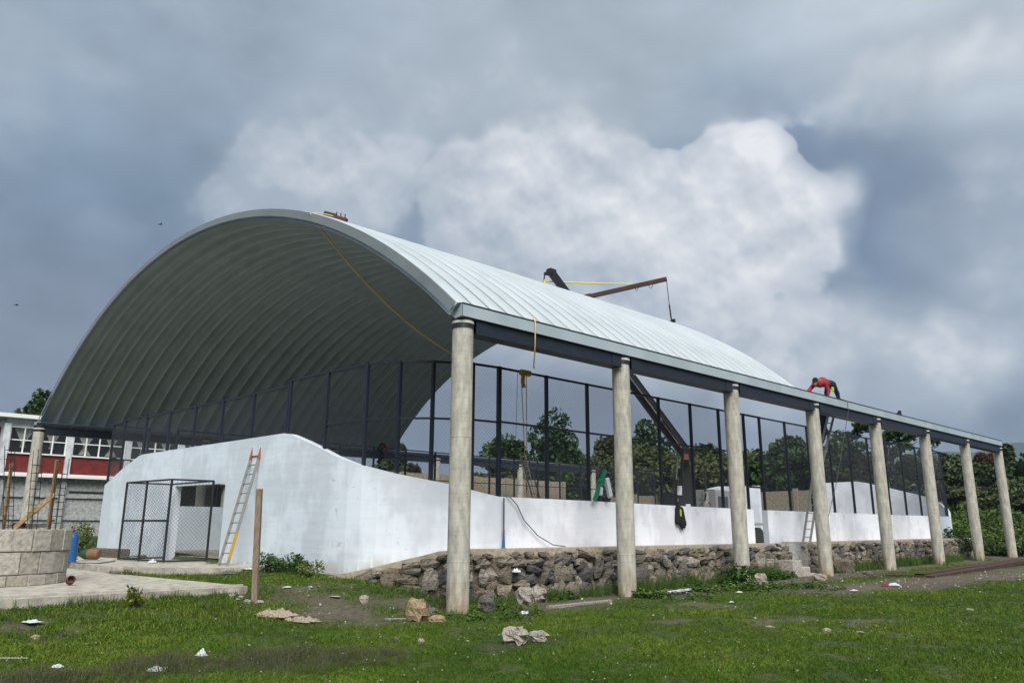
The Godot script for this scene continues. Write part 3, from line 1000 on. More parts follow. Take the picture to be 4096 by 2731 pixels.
func roof() -> void:
	var t := thing("arched_roof", "unfinished arched roof of pale ribbed steel sheets over the court", "roof", Vector3(-13, 5.7, -7))
	var N := 29
	var SEG := 56
	var prof := [[0.0, -0.24], [0.03, -0.24], [0.05, -0.215], [0.066, -0.05], [0.085, -0.008], [0.16, 0.006], [0.33, 0.022], [0.5, 0.028], [0.67, 0.022], [0.84, 0.006], [0.915, -0.008], [0.934, -0.05], [0.95, -0.215], [0.97, -0.24], [1.0, -0.24]]
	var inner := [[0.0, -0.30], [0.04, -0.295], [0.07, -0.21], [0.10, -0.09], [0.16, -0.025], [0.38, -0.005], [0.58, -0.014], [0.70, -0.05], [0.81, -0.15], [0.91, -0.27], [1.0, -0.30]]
	for i in N:
		var skins := []
		for skin in 2:
			var s := begin()
			var pr: Array = inner if skin else prof
			for k in pr.size() - 1:
				# the pan is smooth across, the legs and the seam have edges
				s.set_smooth_group(1 if skin or (k > 3 and k < pr.size() - 5) else k + 2)
				for j in SEG:
					# even steps along the arc
					var a0 := lerpf(-0.7290, 0.7310, float(j) / SEG)
					var a1 := lerpf(-0.7290, 0.7310, float(j + 1) / SEG)
					var s0 := 13.4 + RAD * sin(a0)
					var s1 := 13.4 + RAD * sin(a1)
					var t0: float = (i + pr[k][0]) / N
					var t1: float = (i + pr[k + 1][0]) / N
					var o0: float = pr[k][1] - 0.005 * skin
					var o1: float = pr[k + 1][1] - 0.005 * skin
					quad(s, arch_point(s0, t0, o0) - t.position, arch_point(s0, t1, o1) - t.position, arch_point(s1, t1, o1) - t.position, arch_point(s1, t0, o0) - t.position)
			skins.append(s)
		var panel := obj("roof_panel", skins[0], M.roof, t)
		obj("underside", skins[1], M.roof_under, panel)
		# dark strip towards the next sheet, painting the shade deep in the groove
		if i < N - 1:
			var s := begin()
			s.set_smooth_group(0)
			for j in SEG:
				var s0 := 13.4 + RAD * sin(lerpf(-0.7290, 0.7310, float(j) / SEG))
				var s1 := 13.4 + RAD * sin(lerpf(-0.7290, 0.7310, float(j + 1) / SEG))
				quad(s, arch_point(s0, (i + 0.918) / N, -0.03) - t.position, arch_point(s0, (i + 1.082) / N, -0.03) - t.position, arch_point(s1, (i + 1.082) / N, -0.03) - t.position, arch_point(s1, (i + 0.918) / N, -0.03) - t.position)
			obj("seam_shade", s, M.seam_shade, panel)
	var s := begin()
	s.set_smooth_group(1)
	for j in SEG:
		var s0 := 13.4 + RAD * sin(lerpf(-0.7290, 0.7310, float(j) / SEG))
		var s1 := 13.4 + RAD * sin(lerpf(-0.7290, 0.7310, float(j + 1) / SEG))
		quad(s, arch_point(s0, -0.003, -0.22) - t.position, arch_point(s0, -0.001, -0.004) - t.position, arch_point(s1, -0.001, -0.004) - t.position, arch_point(s1, -0.003, -0.22) - t.position)
	obj("edge_flange", s, M.roof_edge, t)

func frame() -> void:
	var nth := ["first", "second", "third", "fourth", "fifth", "sixth", "seventh", "eighth"]
	var where := ["beside the rounded wall corner", "left of the hanging black jacket", "beside the gate gap in the white wall", "at the concrete steps under the roofer", "past the leaning aluminium ladder", "with the rust stained head", "behind the steel channels on the grass", "farthest, standing in bushes"]
	for i in 8:
		column("concrete column %s, %s of the near row" % [where[i], nth[i]], "concrete columns of the near row", Vector3(0, 0.035 * i, -5.067 * i), 5.47 - 0.035 * i)
	for i in 7:
		beam(Vector3(0.045, 5.53, -5.067 * i - 0.20), Vector3(0.045, 5.53, -5.067 * (i + 1) + 0.20), "dark steel beam between the %s and %s near columns" % [nth[i], nth[i + 1]], "dark beams of the near row")
	for i in 6:
		var g := gh(-26.0, LEFT_Z[i])
		column("concrete column of the far row, %s counting from the red building" % nth[i], "concrete columns of the far row", Vector3(-26.0, g, LEFT_Z[i]), 5.47 - g + 0.02 * i)
	for i in 5:
		beam(Vector3(-26.05, 5.53 + 0.02 * i, LEFT_Z[i] - 0.20), Vector3(-26.05, 5.55 + 0.02 * i, LEFT_Z[i + 1] + 0.20), "dark steel beam of the far row, %s from the red building" % nth[i], "dark beams of the far row")
	gutter("long pale metal gutter along the near columns", 1.0, 0.25, 0.23, -35.5, 0.03)
	gutter("pale metal gutter along the far columns", -1.0, -26.5, 2.0, -34.4, 0.12)
	roof()

# ---------------------------------------------------------------- white walls
func wall(t: Node3D, called: String, pts: Array, thick: float, u0 := 0.0, m: Material = null, caps := true) -> float:
	# pts: [x, z, bottom, top] along the outer face; thickness to the right hand of travel
	var n := pts.size()
	var outer := []
	var inner := []
	for i in n:
		var a := Vector2(pts[maxi(i - 1, 0)][0], pts[maxi(i - 1, 0)][1])
		var b := Vector2(pts[mini(i + 1, n - 1)][0], pts[mini(i + 1, n - 1)][1])
		var d := (b - a).normalized()
		outer.append(Vector2(pts[i][0], pts[i][1]))
		inner.append(Vector2(pts[i][0], pts[i][1]) + Vector2(d.y, -d.x) * thick)
	var s := begin()
	s.set_smooth_group(-1)
	var u := u0
	var o := t.position
	for i in n - 1:
		var l: float = outer[i].distance_to(outer[i + 1])
		var u1 := u + l
		for side in 2:
			var L: Array = [outer, inner][side]
			var c := [Vector3(L[i].x, pts[i][2], L[i].y), Vector3(L[i + 1].x, pts[i + 1][2], L[i + 1].y), Vector3(L[i + 1].x, pts[i + 1][3], L[i + 1].y), Vector3(L[i].x, pts[i][3], L[i].y)]
			var uv := [Vector2(u, pts[i][2]), Vector2(u1, pts[i + 1][2]), Vector2(u1, pts[i + 1][3]), Vector2(u, pts[i][3])]
			var order := [0, 2, 1, 0, 3, 2] if side == 0 else [0, 1, 2, 0, 2, 3]
			for k in order:
				s.set_uv(Vector2((uv[k].x + side * 17.0) / 40.0, 1.0 - uv[k].y / 4.5))
				s.add_vertex(c[k] - o)
		s.set_uv(Vector2(u / 40.0, 0.15))
		quad(s, Vector3(outer[i].x, pts[i][3], outer[i].y) - o, Vector3(inner[i].x, pts[i][3], inner[i].y) - o, Vector3(inner[i + 1].x, pts[i + 1][3], inner[i + 1].y) - o, Vector3(outer[i + 1].x, pts[i + 1][3], outer[i + 1].y) - o)
		quad(s, Vector3(outer[i].x, pts[i][2], outer[i].y) - o, Vector3(outer[i + 1].x, pts[i + 1][2], outer[i + 1].y) - o, Vector3(inner[i + 1].x, pts[i + 1][2], inner[i + 1].y) - o, Vector3(inner[i].x, pts[i][2], inner[i].y) - o)
		u = u1
	if caps:
		for i in [0, n - 1]:
			s.set_uv(Vector2(0.5, 0.4))
			quad(s, Vector3(outer[i].x, pts[i][2], outer[i].y) - o, Vector3(inner[i].x, pts[i][2], inner[i].y) - o, Vector3(inner[i].x, pts[i][3], inner[i].y) - o, Vector3(outer[i].x, pts[i][3], outer[i].y) - o)
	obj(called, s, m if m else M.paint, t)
	return u

# outer face of the front wall from the left corner round to the gate: x, z, bottom, top
var FRONT := [
	[-20.0, -1.6, 0.3, 2.35], [-19.97, -0.6, 0.3, 2.5], [-19.86, 0.1, 0.3, 2.68], [-19.6, 0.62, 0.3, 2.86], [-19.2, 0.95, 0.3, 3.02], [-17.57, 0.86, 0.3, 3.57], [-16.35, 0.79, 0.3, 3.90], [-16.1, 0.775, 0.3, 3.935], [-14.32, 0.67, 0.3, 3.94], [-13.18, 0.605, 0.3, 3.94],
	[-9.9, 0.42, 0.3, 3.93], [-8.4, 0.335, 0.3, 3.93], [-6.95, 0.25, 0.3, 3.93], [-6.6, 0.235, 0.3, 3.88], [-5.9, 0.195, 0.2, 3.67], [-5.2, 0.16, 0.2, 3.44], [-4.6, 0.12, 0.2, 3.22], [-4.0, 0.05, 0.2, 3.04], [-3.59, -0.06, 0.2, 2.93], [-3.2, -0.24, 0.2, 2.83],
	[-2.86, -0.46, 0.3, 2.74], [-2.55, -0.73, 0.4, 2.66], [-2.27, -1.05, 0.6, 2.58], [-2.06, -1.38, 0.8, 2.51], [-1.87, -1.83, 0.9, 2.40], [-1.76, -2.2, 0.9, 2.32], [-1.71, -2.57, 0.9, 2.26], [-1.7, -6.0, 0.9, 2.24], [-1.7, -10.0, 0.9, 2.20], [-1.7, -13.95, 0.9, 2.18]]

func walls() -> void:
	var t := thing("court_wall", "long white painted wall with open doorway and rounded corner", "wall", Vector3(-10, 0.4, 0.3), "white walls of the court")
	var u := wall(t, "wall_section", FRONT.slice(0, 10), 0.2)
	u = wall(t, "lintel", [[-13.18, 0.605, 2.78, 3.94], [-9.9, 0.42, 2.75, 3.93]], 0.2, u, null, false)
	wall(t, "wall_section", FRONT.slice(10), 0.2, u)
	t = thing("court_wall", "low white wall right of the gate gap behind the later columns", "wall", Vector3(-1.7, 0.9, -24), "white walls of the court")
	wall(t, "wall_section", [[-1.7, -14.85, 0.9, 2.17], [-1.7, -20, 0.9, 2.17], [-1.7, -26, 0.9, 2.17], [-1.7, -32.7, 0.9, 2.18], [-1.78, -33.0, 0.9, 2.38], [-1.95, -33.2, 0.9, 2.62], [-2.3, -33.3, 0.9, 2.9], [-2.9, -33.36, 0.6, 3.17], [-4.6, -33.36, 0.6, 3.66], [-6.0, -33.36, 0.6, 4.03], [-6.4, -33.36, 0.6, 4.09], [-9.0, -33.36, 0.6, 4.08]], 0.2, 24.0)
	t = thing("court_wall", "short white end wall left of the far gate opening", "wall", Vector3(-15, 0.6, -33.4), "white walls of the court")
	wall(t, "wall_section", [[-12.2, -33.36, 0.4, 4.08], [-15.0, -33.36, 0.4, 4.13], [-15.5, -33.36, 0.4, 4.06], [-17.6, -33.36, 0.4, 3.6], [-19.6, -33.36, 0.4, 2.9]], 0.2, 5.0)
	t = thing("court_wall", "white wall seen through the doorway on the court's far side", "wall", Vector3(-20, 0.4, -17), "white walls of the court")
	wall(t, "wall_section", [[-20.0, -33.2, 0.3, 2.3], [-20.0, -17.0, 0.3, 2.3], [-20.0, -1.6, 0.3, 2.35]], 0.2, 2.0)
	var s := begin()
	s.set_smooth_group(-1)
	quad(s, Vector3(-19.8, 0.67, -33.2), Vector3(-19.8, 0.67, 0.7), Vector3(-1.9, 0.67, -0.6), Vector3(-1.9, 0.67, -33.2))
	tag(obj("court_floor", s, M.concrete), "grey concrete floor inside the court", "", "", "structure")
	# slabs outside the doorway
	for q in [[SLAB_NEAR, 0.45, "near_slab", "pale concrete slab under the round block wall"], [SLAB_DOOR, 0.60, "door_slab", "concrete apron in front of the doorway"]]:
		s = begin()
		s.set_smooth_group(-1)
		var poly := PackedVector2Array(q[0])
		var id := Geometry2D.triangulate_polygon(poly)
		for i in range(0, id.size(), 3):
			trig(s, Vector3(poly[id[i]].x, q[1], poly[id[i]].y), Vector3(poly[id[i + 1]].x, q[1], poly[id[i + 1]].y), Vector3(poly[id[i + 2]].x, q[1], poly[id[i + 2]].y))
		for i in poly.size():
			var a := poly[i]
			var b := poly[(i + 1) % poly.size()]
			quad(s, Vector3(a.x, q[1], a.y), Vector3(b.x, q[1], b.y), Vector3(b.x, q[1] - 0.35, b.y), Vector3(a.x, q[1] - 0.35, a.y))
		tag(obj(q[2], s, M.concrete), q[3], "", "", "structure")
	# a narrow kerb of fresh concrete along the slab's edge
	var k := thing("slab_kerb", "thin raised kerb line along the front slab edge", "kerb", Vector3(-2.9, 0.45, 5.0))
	s = begin()
	bar(s, Vector3(-0.33, 0.01, -2.25), Vector3(-0.02, 0.01, 2.5), 0.05, 0.03)
	obj("kerb_strip", s, M.concrete, k)
	k = thing("concrete_kerb", "low rough concrete kerb left of the mesh cage", "kerb", Vector3(-16.6, 0.6, 1.7))
	s = begin()
	bevel_box(s, Vector3(0, 0.12, 0), Vector3(0.3, 0.3, 4.0), 0.03, Basis(Vector3.UP, PI / 2 + 0.15))
	obj("kerb_block", s, M.mortar, k)

# ---------------------------------------------------------------- stone retaining wall
# top edge of the stone face: x, z, height
var LEDGE := [[-4.3, 0.62, 0.46], [-3.75, 0.50, 0.52], [-3.2, 0.30, 0.62], [-2.7, 0.02, 0.74], [-2.2, -0.40, 0.90], [-1.75, -0.88, 1.05], [-1.4, -1.40, 1.10], [-1.15, -2.05, 1.10], [-1.02, -2.8, 1.10], [-1.0, -4.0, 1.10], [-1.0, -14.45, 1.10]]

func face_at(path: Array, d: float) -> Array:
	# point, tangent and height at a distance along a ledge
	for i in path.size() - 1:
		var a := Vector2(path[i][0], path[i][1])
		var b := Vector2(path[i + 1][0], path[i + 1][1])
		var l := a.distance_to(b)
		if d <= l or i == path.size() - 2:
			var t := clampf(d / l, 0.0, 1.0)
			return [a.lerp(b, t), (b - a).normalized(), lerpf(path[i][2], path[i + 1][2], t)]
		d -= l
	return []

func retaining_wall(label: String, path: Array, skip: float, own: int) -> void:
	var t := thing("retaining_wall", label, "retaining wall", Vector3(path[0][0], 0, path[0][1]), "dry stone retaining walls below the court")
	var o := t.position
	var s := begin()
	s.set_smooth_group(-1)
	var cap := begin()
	cap.set_smooth_group(-1)
	var n := path.size()
	for i in n - 1:
		var q := []
		for k in [i, i + 1]:
			var a := Vector2(path[maxi(k - 1, 0)][0], path[maxi(k - 1, 0)][1])
			var b := Vector2(path[mini(k + 1, n - 1)][0], path[mini(k + 1, n - 1)][1])
			var d := (b - a).normalized()
			var out := Vector2(-d.y, d.x)
			var p := Vector2(path[k][0], path[k][1])
			var h: float = path[k][2]
			q.append([Vector3(p.x, h - 0.10, p.y), Vector3(p.x + out.x * 0.05, h - 0.10, p.y + out.y * 0.05), Vector3(p.x + out.x * 0.16, -0.2, p.y + out.y * 0.16), Vector3(p.x + out.x * 0.055, h, p.y + out.y * 0.055), Vector3(p.x - out.x * 0.75, h, p.y - out.y * 0.75), Vector3(p.x + out.x * 0.065, h - 0.17, p.y + out.y * 0.065)])
		quad(s, q[0][1] - o, q[1][1] - o, q[1][2] - o, q[0][2] - o)
		quad(cap, q[0][4] - o, q[1][4] - o, q[1][3] - o, q[0][3] - o)
		quad(cap, q[0][3] - o, q[1][3] - o, q[1][5] - o, q[0][5] - o)
		quad(cap, q[0][5] - o, q[1][5] - o, q[1][1] - o, q[0][1] - o)
	obj("mortar_backing", s, M.mortar, t)
	obj("cement_cap", cap, M.cap, t)
	# stones, larger at the foot, fitted in uneven courses
	var shapes := []
	for i in 12:
		var l := lump(Vector3(1.0, 1.0, 1.0), 0.55, 100 + i * 7, 4, 7)
		l.generate_normals()
		shapes.append(l.commit())
	var total := 0.0
	for i in n - 1:
		total += Vector2(path[i][0], path[i][1]).distance_to(Vector2(path[i + 1][0], path[i + 1][1]))
	var rest := begin()
	var made := 0
	var d := skip
	while d < total:
		var w := rng.randf_range(0.14, 0.50)
		var f := face_at(path, d + w * 0.5)
		var g := gh(f[0].x, f[0].y) if f[0].x < -2.0 else 0.007 * maxf(0.0, -f[0].y)
		var y: float = minf(g, f[2]) - 0.08
		var out := Vector2(-f[1].y, f[1].x)
		var dd := w
		while y < f[2] - 0.16:
			var h := rng.randf_range(0.14, 0.42) * (1.1 if y < 0.5 else 0.7)
			h = minf(h, f[2] - 0.12 - y + 0.05)
			var ww := w * rng.randf_range(0.85, 1.25)
			var dep := rng.randf_range(0.20, 0.34)
			var c: Vector2 = f[0] + f[1] * rng.randfn() * 0.05 + out * (0.05 + 0.11 * (1.0 - y / 1.1) + rng.randf_range(-0.03, 0.05))
			var b := Basis(Vector3(f[1].x, 0, f[1].y), Vector3.UP, Vector3(out.x, 0, out.y) * -1.0)
			b = b * Basis.from_euler(Vector3(rng.randfn() * 0.12, rng.randfn() * 0.2, rng.randfn() * 0.22))
			b = b.scaled_local(Vector3(ww * 1.08, h * 1.10, dep))
			var m: Material = M["stone%d" % (rng.randi() % 6)]
			var x := Transform3D(b, Vector3(c.x, y + h * 0.5, c.y) - o)
			var shape: Mesh = shapes[rng.randi() % 12]
			if made < own:
				put("stone", shape, m, t, x)
			else:
				rest.append_from(shape, 0, x)
			made += 1
			y += h * 0.93
		d += dd * 0.92
	if made > own:
		var r := put("stone_course", rest.commit(), M.stone0, t)
		r.set_meta("kind", "stuff")

func stonework() -> void:
	retaining_wall("rough stone retaining wall with a cement cap beside the first columns", LEDGE, 1.3, 300)
	var far := [[-1.0, -15.65, 1.12], [-1.0, -20.0, 1.13], [-1.0, -26.0, 1.15], [-1.0, -33.5, 1.17]]
	retaining_wall("darker stone retaining wall running right from the concrete steps", far, 0.0, 300)
	# landing recess and steps
	var t := thing("concrete_steps", "small concrete steps climbing the stone wall by the fourth column", "steps", Vector3(-0.9, 0.05, -14.6))
	var s := begin()
	box(s, Vector3(-0.28, 0.53, -0.45), Vector3(0.4, 1.05, 1.16))
	obj("landing", s, M.block_grey, t)
	for k in 4:
		s = begin()
		bevel_box(s, Vector3(0.24, 0.22 - 0.105 * k, 0.65 - 0.56 * k), Vector3(0.66, 0.66 - 0.21 * k, 0.56 - 0.004 * k), 0.015)
		obj("step", s, M.block_pale, t)
	for e in [0.13, -1.05]:
		s = begin()
		box(s, Vector3(-0.05, 0.53, e), Vector3(0.30, 1.06, 0.10))
		obj("side_wall", s, M.block_pale, t)

# ---------------------------------------------------------------- fence
func wires(a: Vector3, b: Vector3, ya: float, yb: float, top: float, r := 0.0024, gap := 0.095) -> SurfaceTool:
	# chain link: two families of slanting wires between two posts
	var s := begin()
	var d := Vector3(b.x - a.x, 0, b.z - a.z)
	var L := d.length()
	d /= L
	var nrm := Vector3(-d.z, 0, d.x)
	var m := (yb - ya) / L
	for dirn in [1.0, -1.0]:
		var c := (ya - L) if dirn > 0.0 else ya
		if dirn < 0.0 and m < 0.0:
			c = yb
		c = floorf(c / gap) * gap
		var ce := top + (0.0 if dirn > 0.0 else L)
		while c < ce:
			# y = c + dirn * u
			var lo := 0.0
			var hi := L
			if dirn > 0.0:
				hi = minf(hi, top - c)
				if absf(1.0 - m) > 1e-3:
					lo = maxf(lo, (ya - c) / (1.0 - m))
			else:
				lo = maxf(lo, c - top)
				hi = minf(hi, (c - ya) / (1.0 + m))
			if hi - lo > 0.03:
				var p: Vector3 = Vector3(a.x, 0, a.z) + d * lo + Vector3(0, c + dirn * lo, 0) + nrm * dirn * 0.002
				var q: Vector3 = Vector3(a.x, 0, a.z) + d * hi + Vector3(0, c + dirn * hi, 0) + nrm * dirn * 0.002
				tube(s, [p, q], r, 3, r, false)
			c += gap
	return s

func fence(label: String, posts: Array, mid: float, rail2 := true, fine_mesh := true) -> Node3D:
	# posts: [x, z, foot, top]
	var o := Vector3(posts[0][0], posts[0][2], posts[0][1])
	var t := thing("chain_link_fence", label, "fence", o, "dark fences on top of the court walls")
	for i in posts.size():
		var p: Array = posts[i]
		var s := begin()
		box(s, Vector3(p[0], (p[2] + p[3]) * 0.5 - 0.03, p[1]) - o, Vector3(0.075, p[3] - p[2] + 0.06, 0.075))
		obj("post", s, M.navy_post, t)
		if i == posts.size() - 1:
			break
		var q: Array = posts[i + 1]
		var a := Vector3(p[0], 0, p[1])
		var b := Vector3(q[0], 0, q[1])
		var top: float = minf(p[3], q[3]) - 0.03
		s = begin()
		bar(s, a + Vector3(0, top, 0) - o, b + Vector3(0, top, 0) - o, 0.05, 0.05)
		obj("top_rail", s, M.navy_post, t)
		if rail2 and maxf(p[2], q[2]) < mid - 0.15:
			s = begin()
			bar(s, a + Vector3(0, mid, 0) - o, b + Vector3(0, mid, 0) - o, 0.045, 0.045)
			obj("middle_rail", s, M.navy_post, t)
		s = wires(a - o, b - o, p[2] - o.y, q[2] - o.y, top - o.y, 0.0024 if fine_mesh else 0.003, 0.095 if fine_mesh else 0.16)
		obj("wire_mesh", s, M.wire, t)
	return t

func wall_top(x: float, z: float) -> float:
	var best := 1e9
	var y := 2.2
	for i in FRONT.size() - 1:
		var a := Vector2(FRONT[i][0], FRONT[i][1])
		var b := Vector2(FRONT[i + 1][0], FRONT[i + 1][1])
		var p := Geometry2D.get_closest_point_to_segment(Vector2(x, z), a, b)
		var d := p.distance_to(Vector2(x, z))
		if d < best:
			best = d
			y = lerpf(FRONT[i][3], FRONT[i + 1][3], (p - a).length() / (b - a).length())
	return y

func fences() -> void:
	var ps := []
	for q in [[-19.86, -0.6, 5.28], [-19.44, 0.80, 5.29], [-18.12, 0.80, 5.33], [-16.28, 0.69, 5.36], [-16.2, 0.69, 5.27], [-14.33, 0.58, 5.26], [-12.44, 0.48, 5.25], [-10.64, 0.37, 5.24], [-8.81, 0.27, 5.23], [-6.98, 0.16, 5.23], [-6.88, 0.16, 5.36], [-5.15, 0.06, 5.36], [-3.68, -0.14, 5.36], [-2.92, -0.54, 5.36], [-2.36, -1.08, 5.36], [-1.9, -1.9, 5.36], [-1.8, -2.63, 5.36]]:
		ps.append([q[0], q[1], wall_top(q[0], q[1]), q[2]])
	fence("dark chain link fence over the front wall and its rounded corner", ps, 4.0)
	ps = []
	for z in [-2.66, -4.28, -5.85, -7.4, -9.05, -10.7, -12.3, -13.85]:
		ps.append([-1.8, z, wall_top(-1.8, z), 5.36])
	fence("dark chain link fence on the low wall behind the first three columns", ps, 4.02)
	ps = []
	for z in [-14.9, -16.7, -18.4, -20.2, -22.0, -23.8, -25.6, -27.4, -29.2, -31.0, -32.6]:
		ps.append([-1.8, z, 2.17, 5.36])
	fence("dark chain link fence on the low wall beyond the gate gap", ps, 4.02)
	ps = []
	for q in [[-1.9, -32.75, 2.3], [-2.6, -33.3, 3.0], [-4.4, -33.46, 3.6], [-6.2, -33.46, 4.05], [-9.0, -33.46, 4.08]]:
		ps.append([q[0], q[1], q[2], 5.36])
	fence("dark chain link fence over the peaked far end wall", ps, 4.4, true, false)
	ps = []
	for i in 18:
		ps.append([-19.9, -1.7 - 1.86 * i, 2.33, 5.34])
	fence("dark chain link fence along the court's far long side", ps, 3.9, true, false)
	# gate frame over the gap
	var t := thing("gate_frame", "dark square steel bar across the gate gap beside the third column", "gate frame", Vector3(-1.8, 2.9, -14.4))
	var s := begin()
	bar(s, Vector3(0, 0.02, 0.5), Vector3(0, 0.02, -0.5), 0.06, 0.06)
	obj("crossbar", s, M.navy_post, t)
	s = begin()
	bar(s, Vector3(0, 2.43, 0.5), Vector3(0, 2.43, -0.5), 0.06, 0.06)
	obj("top_bar", s, M.navy_post, t)

# open-topped mesh cage standing out from the doorway
func cage() -> void:
	var t := thing("mesh_cage", "black chain link gate frame standing in front of the doorway", "gate", Vector3(-11.7, 0.61, 1.4))
	var o := t.position
	var A := Vector3(-13.03, 0.62, 2.07)
	var B := Vector3(-10.33, 0.62, 1.75)
	var Cc := Vector3(-10.25, 0.62, 0.62)
	var D := Vector3(-13.0, 0.62, 0.80)
	var up := Vector3(0, 2.2, 0)
	var mids := [A.lerp(B, 0.47)]
	for p in [A, B, Cc, D] + mids:
		var s := begin()
		bar(s, p - o, p + up - o, 0.05, 0.05)
		obj("upright", s, M.black_steel, t)
	for q in [[A, B], [B, Cc], [A, D], [D, Cc]]:
		for y in [0.03, 1.1, 2.2]:
			if (y < 2.0 and q[0] == D) or (y == 1.1 and q[0] == B):
				continue
			var s := begin()
			bar(s, q[0] + Vector3(0, y, 0) - o, q[1] + Vector3(0, y, 0) - o, 0.045, 0.045)
			obj("rail", s, M.black_steel, t)
	for q in [[A, B], [B, Cc], [A, D]]:
		obj("wire_mesh", wires(q[0] - o, q[1] - o, 0.03, 0.03, 2.2, 0.0030, 0.105), M.cage_wire, t)

# ---------------------------------------------------------------- ladders
func ladder(label: String, foot: Vector3, head: Vector3, side: Vector3, width: float, rungs: int, tip: Material = null, splash: Material = null, parent: Node3D = null) -> Node3D:
	var t: Node3D = parent if parent else thing("ladder", label, "ladder", foot)
	var o := t.position
	var d := (head - foot)
	var n := d.cross(side).normalized()
	for e in [-0.5, 0.5]:
		var s := begin()
		bar(s, foot + side * width * e - o, head + side * width * e - o, 0.028, 0.075, n)
		obj("rail", s, M.alu, t)
		if tip:
			s = begin()
			bar(s, foot.lerp(head, 0.86) + side * width * e - o, foot.lerp(head, 1.003) + side * width * e - o, 0.036, 0.083, n)
			obj("orange_tip", s, tip, t)
	if splash:
		var s := begin()
		bar(s, foot.lerp(head, 0.08) + side * width * 0.5 - o, foot.lerp(head, 0.28) + side * width * 0.5 - o, 0.034, 0.08, n)
		obj("yellow_patch", s, splash, t)
	for i in rungs:
		var c := foot.lerp(head, (i + 0.6) / rungs)
		var s := begin()
		tube(s, [c - side * width * 0.5 - o, c + side * width * 0.5 - o], 0.017, 6)
		obj("rung", s, M.alu, t)
	return t

func ladders() -> void:
	ladder("aluminium ladder with orange tips leaning on the front white wall", Vector3(-7.95, 0.50, 1.15), Vector3(-8.33, 3.78, 0.25), Vector3(1, 0, -0.06).normalized(), 0.44, 13, M.orange, M.yellow)
	var t := ladder("long aluminium extension ladder leaning up to the gutter by the fourth column", Vector3(-1.25, 1.12, -16.55), Vector3(-0.72, 4.1, -17.0), Vector3(0.1, 0, -1).normalized(), 0.44, 11)
	ladder("", Vector3(-1.02, 2.6, -16.72), Vector3(-0.34, 5.62, -17.45), Vector3(0.1, 0, -1).normalized(), 0.36, 11, null, null, t)
	ladder("pale aluminium ladder standing on the far side under the far gutter", Vector3(-25.2, 0.9, -27.9), Vector3(-25.75, 6.4, -26.6), Vector3(0.1, 0, -1).normalized(), 0.45, 17)

